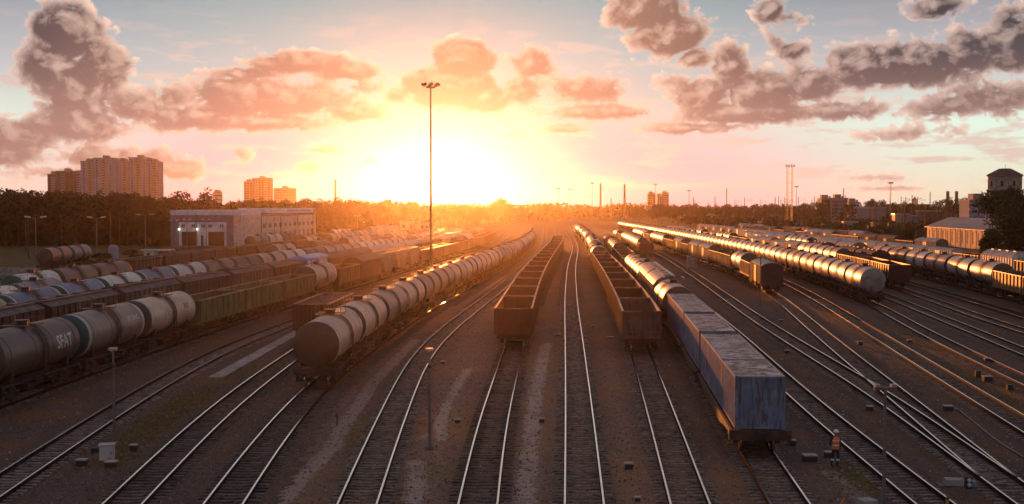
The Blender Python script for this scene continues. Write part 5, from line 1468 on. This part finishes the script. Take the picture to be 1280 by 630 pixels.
link('housing', MB().box(-.55, .25, -.25, .25, .08, .34).mesh('housing', ['concrete']), e); link('motor_cover', MB().box(.27, .75, -.16, .16, .08, .28).mesh('motor_cover', ['tower_grey']), e); link('base_plate', MB().box(-.85, .95, -.32, .32, 0, .075).mesh('base_plate', ['concrete_dark']), e); link('rod', MB().cyl((.9, 0, .1), (2.1, .25, .12), .035, 6).mesh('rod', ['mast_steel']), e)
x, y = PT(1210, 618, GZ)
e = link('dwarf_signal', None, None, (x, y, GZ), None, 'knee-high dwarf signal with pale lamp beside the point machine', 'signal')
link('head', MB().box(-.13, .13, -.1, .1, .25, .78).mesh('head', ['mast_dark']), e)
link('lens', MB().cyl((0, -.16, .45), (0, -.101, .45), .085, 10).mesh('lens', ['lamp_off']), e); link('lens', MB().cyl((0, -.16, .65), (0, -.101, .65), .085, 10).mesh('lens', ['lamp_off']), e); link('foot', MB().box(-.16, .16, -.14, .14, 0, .245).mesh('foot', ['concrete_dark']), e)
x, y = PT(1084, 636, GZ)
e = link('concrete_block', MB().box(-.35, .3, -.3, .3, 0, .4).mesh('concrete_block', ['concrete']), None, (x, y, GZ), (0, 0, .3), 'pale concrete block at the bottom edge, near the right post', 'block')
x, y = PT(1050, 638, GZ)
e = link('switch_lever', None, None, (x, y, GZ), (0, 0, .5), 'hand switch lever with orange-painted arm at the bottom edge', 'switch lever')
link('arm', MB().cyl((0, 0, .2), (.25, 0, .48), .05, 8).mesh('arm', ['vest_orange']), e); link('stand', MB().box(-.2, .2, -.15, .15, 0, .25).mesh('stand', ['box_dark']), e)
x, y = PT(1184, 640, GZ)
e = link('marker_post', None, None, (x, y, GZ), None, 'short orange marker post at the bottom edge between two rails', 'marker post')
link('post', MB().cyl((0, 0, 0), (0, 0, .55), .07, 8).mesh('post', ['mast_orange']), e); link('cap', MB().cyl((0, 0, .551), (0, 0, .6), .085, 8).mesh('cap', ['mast_dark']), e)
x, y = PT(421, 533, GZ)
one('stake', MB().cyl((0, 0, 0), (.03, 0, .75), .035, 6).box(-.1, .1, -.02, .02, .55, .62), ['mast_dark'], loc=(x, y, GZ), label='thin dark stake beside the pale dried puddle', cat='stake')
# hose and slab path
pts = []
for px, py in ((1190, 509), (1200, 514), (1213, 524), (1228, 537), (1243, 549), (1260, 560), (1278, 571), (1300, 585)):
    x, y = PT(px, py, GZ + .05); pts.append((x, y, GZ + .07))
mbh = MB()
P2 = []
for i in range(len(pts) - 1):
    for k in range(4): P2.append(tuple(pts[i][j] + (pts[i + 1][j] - pts[i][j]) * k / 4 + (math.sin(i * 2 + k) * .02 if j == 0 else 0) for j in range(3)))
mbh.tube(P2, .045, 6)
one('hose', mbh, ['mast_steel'], label='pale hose snaking over the gravel at the right', cat='hose')
a, b = Vector((*PT(270, 473, GZ), 0)), Vector((*PT(376, 414, GZ), 0)); d = b - a
e = link('slab_path', None, None, (a.x, a.y, GZ), (0, 0, math.atan2(-d.x, d.y)), kind='structure')
L = d.length; n = int(L / 1.5)
for i in range(n): link('slab', MB().box(-.55, .55, i * 1.5, i * 1.5 + 1.46, 0, .11).mesh('slab', ['concrete']), e, (0, 0, random.Random(i).uniform(-.015, .015)))

# ------------------------------------------------------------------ posts, masts, wires
def post(px, py, h, label, head='lamp', Y=None, X=None):
    if Y is None: X, Y = PT(px, py, GZ)
    e = link('lamp_post', None, None, (X, Y, GZ), None, label, 'lamp post', 'short posts between the tracks')
    link('shaft', MB().prism([(-.075, -.2), (.075, -.2), (.055, 0)], 0, .001).mesh('shaft', ['mast_steel']), e) if False else None
    mb = MB(); mb.cyl((0, 0, -.1), (0, 0, h), .085, 8, .06); link('shaft', mb.mesh('shaft', ['mast_steel']), e)
    link('foot', MB().box(-.2, .2, -.2, .2, 0, .12).mesh('foot', ['concrete_dark']), e)
    if head == 'lamp':
        link('lamp_head', MB().box(-.2, .2, -.16, .12, h - .02, h + .1).box(-.05, .05, -.3, -.16, h - .05, h + .05).mesh('lamp_head', ['lid_pale']), e)
        link('bracket', MB().box(-.09, .09, -.1, .1, h - .9, h - .75).mesh('bracket', ['mast_dark']), e)
    else:
        link('cross_bar', MB().box(-.45, .45, -.07, .07, h, h + .12).mesh('cross_bar', ['mast_steel']), e)
        for x in (-.32, .32): link('lamp_head', MB().box(x - .1, x + .1, -.12, .12, h + .122, h + .24).mesh('lamp_head', ['lid_pale']), e)
post(143, 559, 5.05, 'slim lamp post beside the white relay cabinet')
post(537, 562, 5.1, 'slim lamp post left of the middle track')
post(0, 0, 5.1, 'slim post with a cross-bar head right of the worker', 'bar', Y=44.3, X=14.85)
post(950.4, 383, 6.2, 'thin post behind the dark-ended boxcar')
def flood_mast(X, Y, h, label, grp='tall floodlight masts', r=.31, scale=1.0):
    e = link('floodlight_mast', None, None, (X, Y, GZ), None, label, 'floodlight mast', grp)
    link('pole', MB().cyl((0, 0, 0), (0, 0, h), r, 12, r * .45).mesh('pole', ['mast_dark']), e)
    link('crown_ring', MB().cyl((0, 0, h - .5), (0, 0, h - .25), .9 * scale, 12).cyl((0, 0, h - .25), (0, 0, h + .5), .25, 8).mesh('crown_ring', ['mast_dark']), e)
    for k in range(8):
        t = k * math.pi / 4 + .2; c, s_ = math.cos(t), math.sin(t)
        mb = MB(); mb.cyl((c * .5, s_ * .5, h - .3), (c * 1.45 * scale, s_ * 1.45 * scale, h + .1), .06, 5)
        u = Vector((-s_, c, 0)) * .3; p = Vector((c * 1.5 * scale, s_ * 1.5 * scale, h)); q = Vector((c, s_, -.3)) * .32
        vs = [p - u, p + u, p + u + q, p - u + q]; vs += [v + Vector((0, 0, .5)) for v in vs]
        mb.add(vs, [(0, 1, 2, 3), (4, 7, 6, 5), (0, 4, 5, 1), (1, 5, 6, 2), (2, 6, 7, 3), (3, 7, 4, 0)], False)
        link('floodlight', mb.mesh('floodlight', ['mast_dark']), e)
    link('foot', MB().box(-.9, .9, -.9, .9, 0, .5).mesh('foot', ['concrete']), e)
flood_mast(-15.9, 220, 36, 'tallest floodlight mast, crowned with lamps, standing left of the sun')
for i, (px, ytop) in enumerate(((698, 235), (712, 236), (740, 228.5), (819, 230), (861, 238), (995, 233), (1112, 228))):
    Y = 1000; z = H + (258 - ytop) / F * Y
    flood_mast(AT(px, Y), Y, z, f'distant thin floodlight mast, {nth(i)} from the left on the right skyline', scale=1.3)
def lattice(px, Y, ytop, label, w=2.6, pair=True):
    X = AT(px, Y); z = H + (258 - ytop) / F * Y
    e = link('lattice_mast', None, None, (X, Y, GZ), None, label, 'lattice mast')
    for s_ in ((-1, 1) if pair else (0,)):
        mb = MB()
        for dx, dy in ((-.35, -.35), (.35, -.35), (.35, .35), (-.35, .35)): mb.cyl((s_ * w / 2 + dx, dy, 0), (s_ * w / 2 + dx, dy, z), .09, 4)
        k = 0.0
        while k < z - 1.4:
            mb.cyl((s_ * w / 2 - .35, -.35, k), (s_ * w / 2 + .35, -.35, k + 1.4), .05, 4); mb.cyl((s_ * w / 2 + .35, .35, k), (s_ * w / 2 - .35, .35, k + 1.4), .05, 4); k += 1.4
        link('leg', mb.mesh('leg', ['mast_orange']), e)
    ww = w / 2 + 1.2 if pair else 1.6
    mb = MB(); mb.box(-ww, ww, -.9, .9, z - .3, z - .1)
    for x in np.linspace(-ww, ww, 6): mb.cyl((x, -.9, z - .1), (x, -.9, z + 1.0), .06, 4)
    mb.box(-ww, ww, -.93, -.87, z + .95, z + 1.05); link('platform', mb.mesh('platform', ['mast_dark']), e)
    for x in np.linspace(-ww + .4, ww - .4, 4): link('floodlight', MB().box(x - .3, x + .3, -1.3, -.95, z + .1, z + .7).mesh('floodlight', ['mast_dark']), e)
    if pair:
        mb = MB(); 
        for zz in np.linspace(4, z - 4, 6): mb.box(-w / 2 + .36, w / 2 - .36, -.06, .06, zz, zz + .12)
        link('cross_braces', mb.mesh('cross_braces', ['mast_dark']), e, kind='stuff')
lattice(986.5, 628, 207.5, 'tall twin-legged lattice mast catching orange light')
lattice(1112.5, 800, 229, 'single lattice mast on the right skyline', pair=False)
def chimney(px, Y, ytop, r, m, label):
    X = AT(px, Y); z = H + (258 - ytop) / F * Y
    e = link('chimney', None, None, (X, Y, 0), None, label, 'chimney')
    link('stack', MB().cyl((0, 0, 0), (0, 0, z), r * 1.35, 12, r).mesh('stack', [m]), e); link('rim', MB().cyl((0, 0, z - 1.5), (0, 0, z), r * 1.12, 12).mesh('rim', ['chimney_grey']), e)
chimney(419.5, 1100, 224, 1.0, 'chimney_brick', 'lone chimney left of the sun'); chimney(750.5, 1100, 229, .8, 'chimney_brick', 'slim chimney left of the other one right of centre'); chimney(780.5, 1080, 230, .9, 'chimney_brick', 'brick chimney above the white block'); chimney(763.8, 1100, 248, .5, 'chimney_grey', 'stubby stack between the two slim chimneys')
chimney(1184, 1000, 239, 1.3, 'chimney_brick', 'left of two stubby chimneys near the water tower'); chimney(1195, 1000, 239, 1.3, 'chimney_brick', 'right of two stubby chimneys near the water tower')
for i, (px, yt) in enumerate(((866.5, 246), (893.5, 245), (908, 235), (968.5, 246), (1054, 235), (1162, 240))): chimney(px, 1050, yt, .35, 'mast_dark', f'thin far pole, {nth(i)} from the left along the right skyline')
def yard_lamp(px, py, h, label, arm=1.75):
    X, Y = PT(px, py, GZ)
    e = link('yard_lamp', None, None, (X, Y, GZ), None, label, 'yard lamp', 'double-armed yard lamps on the left')
    link('pole', MB().cyl((0, 0, 0), (0, 0, h), .13, 8, .08).mesh('pole', ['mast_steel']), e)
    for s_ in (-1, 1):
        link('arm', MB().cyl((0, 0, h - .1), (s_ * arm * .6, 0, h + .15), .05, 5).mesh('arm', ['mast_steel']), e)
        link('lamp_head', MB().cyl((s_ * arm * .55, 0, h + .12), (s_ * arm * 1.2, 0, h + .28), .17, 8, .13).mesh('lamp_head', ['lamp_off']), e)
yard_lamp(45.5, 339, 10.2, 'double-armed yard lamp before the orange-patched tanks'); yard_lamp(121.5, 327, 9.8, 'double-armed yard lamp left of the silo'); yard_lamp(182, 314, 10, 'double-armed yard lamp by the white-roofed kiosk', 2.2)
for px, py, l_ in ((234, 312, 'before the first depot door'), (218, 316, 'left of the depot front'), (258, 312, 'before the second depot door'), (305, 308, 'at the depot corner'), (343, 306, 'before the cream depot side'), (367, 303, 'farther along the cream depot side'), (447, 296, 'in the haze right of the depot')): yard_lamp(px, py, 8.5, f'thin double-armed yard lamp {l_}', 1.0)
CATP = []
def cat_mast(X, Y, h, label, group, arm=3.0):
    key = ('cm', round(h), arm)
    def pole():
        return MB().prism([(-.18, 0), (.18, 0), (.12, .001), (-.12, .001)], 0, .001).mesh('pole', ['mast_dark'])
    p = cached(('cmp', h), lambda: MB().cyl((0, 0, 0), (0, 0, h), .2, 6, .12).mesh('pole', ['mast_dark']))
    a = cached(('cma', h, arm), lambda: MB().cyl((0, 0, h - 2.2), (arm, 0, h - 1.4), .05, 5).cyl((0, 0, h - .6), (arm, 0, h - 1.4), .035, 5).cyl((arm * .9, 0, h - 1.45), (arm * .9, 0, h - 2.6), .03, 5).mesh('bracket_arm', ['mast_dark']))
    e = spawn(('catenary_mast', [('pole', p), ('bracket_arm', a)]), (X, Y, GZ), 0, label, 'catenary mast', group)
rc = random.Random(5)
k = 0
for Y, n in ((262, 4), (300, 5), (345, 5), (395, 4)):
    for i in range(n):
        X = -178 + i * 21 + rc.uniform(-2, 2) + (Y - 262) * .2
        if Y > 330 and X > -112: continue
        cat_mast(X, Y, 10.5, 'dark catenary mast standing before the wood on the left', 'catenary masts before the left wood'); CATP.append((X, Y))
for i in range(64):
    Y = rc.uniform(400, 820); px = rc.uniform(860, 1200); X = AT(px, Y)
    if X < 100: X += 60
    cat_mast(X, Y, rc.choice((12.0, 14.0, 17.0)), 'dark catenary mast in the far yard beyond the cream boxcars', 'catenary masts in the far yard', 4.0)
for i in range(14):
    Y = 480 + i * 34; X = (-34 if i % 2 else 92) + (Y - 480) * (.12 if i % 2 else -.07)
    cat_mast(X, Y, 12.0, 'hazy catenary mast at the yard throat near the vanishing point', 'catenary masts at the yard throat', 4.0)
def wire(p, q, sag, label, r=.03, n=14):
    pts = [tuple(Vector(p).lerp(Vector(q), i / n) - Vector((0, 0, sag * 4 * (i / n) * (1 - i / n)))) for i in range(n + 1)]
    one('overhead_wire', MB().tube(pts, r, 4), ['mast_dark'], label=label, cat='wire', group='overhead wires before the left wood')
wire((-210, 262, 10), (-108, 268, 10), 1.2, 'highest overhead wire strung before the left wood'); wire((-210, 262, 8.6), (-108, 268, 8.6), .5, 'second overhead wire below the highest one, left wood')
wire((-215, 300, 9.8), (-112, 304, 9.6), 1.0, 'thin wire behind the two nearer ones, left wood'); wire((-230, 345, 10), (-116, 346, 10), 1.0, 'farthest wire hanging in front of the left wood')

# ------------------------------------------------------------------ the worker
def skin_mesh(name, verts, edges, root=0, sub=2):
    me = bpy.data.meshes.new(name); me.from_pydata([v[:3] for v in verts], edges, [])
    ob = bpy.data.objects.new(name, me); COL.objects.link(ob)
    md = ob.modifiers.new('s', 'SKIN'); md.use_smooth_shade = True
    for i, v in enumerate(verts):
        s_ = me.skin_vertices[0].data[i]; s_.radius = (v[3], v[4] if len(v) > 4 else v[3]); s_.use_root = (i == root)
    sb = ob.modifiers.new('b', 'SUBSURF'); sb.levels = sub; sb.render_levels = sub
    dg = bpy.context.evaluated_depsgraph_get(); out = bpy.data.meshes.new_from_object(ob.evaluated_get(dg)); out.name = name
    bpy.data.objects.remove(ob); return out
def worker():
    x, y = PT(1044, 584.5, GZ)
    e = link('person', None, None, (x, y, GZ), (0, 0, R(12)), 'worker in orange reflective vest, dark trousers and pale helmet standing between the tracks', 'person')
    # faces -Y locally, striding a little
    V = [(0, 0, .98, .155, .11), (0, .0, 1.12, .14, .10), (0, -.01, 1.30, .165, .11), (0, -.01, 1.43, .17, .10), (0, -.02, 1.52, .055, .055), (0, -.035, 1.60, .075, .09), (0, -.04, 1.70, .085, .10),
         (.10, 0, .90, .095, .10), (.115, -.06, .50, .062, .065), (.12, .03, .10, .042, .05), (.125, -.10, .045, .045, .03), (.125, -.18, .035, .04, .025),
         (-.10, 0, .90, .095, .10), (-.12, .03, .50, .062, .065), (-.13, .14, .10, .042, .05), (-.14, .02, .045, .045, .03), (-.14, -.06, .035, .04, .025),
         (.21, 0, 1.41, .06, .06), (.27, .04, 1.14, .045, .045), (.25, -.14, .98, .034, .034), (.24, -.19, .94, .03, .035),
         (-.21, 0, 1.41, .06, .06), (-.28, .02, 1.14, .045, .045), (-.24, -.17, 1.05, .034, .034), (-.21, -.22, 1.04, .03, .035)]
    E = [(0, 1), (1, 2), (2, 3), (3, 4), (4, 5), (5, 6), (0, 7), (7, 8), (8, 9), (9, 10), (10, 11), (0, 12), (12, 13), (13, 14), (14, 15), (15, 16), (3, 17), (17, 18), (18, 19), (19, 20), (3, 21), (21, 22), (22, 23), (23, 24)]
    me = skin_mesh('body', V, E)
    for m in ('cloth_navy', 'skin', 'boot'): me.materials.append(MAT[m])
    for p in me.polygons:
        c = p.center
        p.material_index = 1 if c.z > 1.5 or (abs(c.x) > .15 and c.y < -.145 and .85 < c.z < 1.15) else 2 if c.z < .13 else 0
    link('body', me, e)
    for s_, hx, hy, hz in ((1, .24, -.20, .93), (-1, -.205, -.235, 1.035)):
        for k in range(5):
            if k < 4: a = [(hx + (k - 1.5) * .018 * s_, hy, hz, .009), (hx + (k - 1.5) * .02 * s_, hy - .035 - (.006 if k in (1, 2) else 0), hz - .02, .008), (hx + (k - 1.5) * .02 * s_, hy - .045, hz - .05, .0075)]
            else: a = [(hx - s_ * .03, hy + .02, hz, .010), (hx - s_ * .045, hy - .01, hz - .02, .009), (hx - s_ * .04, hy - .03, hz - .035, .008)]
            fm = skin_mesh('finger', a, [(0, 1), (1, 2)], 0, 1); fm.materials.append(MAT['skin']); link('finger', fm, e)
    # vest: shell round the torso, orange with pale bands
    mb = MB(); n = 20; rows = [(.90, .185, .135, 0), (1.0, .18, .13, 0), (1.06, .178, .13, 1), (1.12, .178, .13, 0), (1.22, .185, .135, 0), (1.28, .19, .137, 1), (1.34, .195, .138, 0), (1.44, .19, .125, 0), (1.49, .12, .09, 0)]
    vs = [(rx * math.cos(6.2832 * k / n), -.01 + ry * math.sin(6.2832 * k / n), z) for z, rx, ry, _ in rows for k in range(n)]
    for i in range(len(rows) - 1):
        mb.cur = rows[i][3]; o = i * n
        for k in range(n): mb.f.append([o + k, o + (k + 1) % n, o + n + (k + 1) % n, o + n + k]); mb.m.append(rows[i][3]); mb.sm.append(True)
    mb.v = vs; link('vest', mb.mesh('vest', ['vest_orange', 'vest_band']), e)
    for s_, yy in ((1, -.02), (-1, .07)): link('leg_band', MB().cyl((s_ * .118, yy - .01, .34), (s_ * .118, yy - .015, .43), .075, 12, .08, caps=False).mesh('leg_band', ['vest_band']), e)
    mb = MB(); pr = [(1.70, .118), (1.72, .135), (1.725, .112), (1.78, .105), (1.82, .08), (1.84, .04), (1.845, 0)]
    vs = [(r * math.cos(6.2832 * k / 18), -.04 + r * 1.1 * math.sin(6.2832 * k / 18), z) for z, r in pr for k in range(18)]
    mb.add(vs, [(i * 18 + k, i * 18 + (k + 1) % 18, (i + 1) * 18 + (k + 1) % 18, (i + 1) * 18 + k) for i in range(len(pr) - 1) for k in range(18)], True); link('helmet', mb.mesh('helmet', ['helmet_white']), e)
    link('nose', MB().cyl((0, -.135, 1.66), (0, -.16, 1.635), .012, 6, .016).mesh('nose', ['skin']), e)
    for s_ in (-1, 1): link('ear', MB().cyl((s_ * .078, -.03, 1.655), (s_ * .098, -.03, 1.655), .028, 8).mesh('ear', ['skin']), e); link('eye', MB().cyl((s_ * .03, -.125, 1.675), (s_ * .03, -.137, 1.675), .011, 6).mesh('eye', ['hair_dark']), e)
    link('mouth', MB().box(-.025, .025, -.137, -.125, 1.60, 1.607).mesh('mouth', ['hair_dark']), e); link('hair', MB().cyl((0, .0, 1.60), (0, .0, 1.70), .088, 12, .1).mesh('hair', ['hair_dark']), e)
worker()
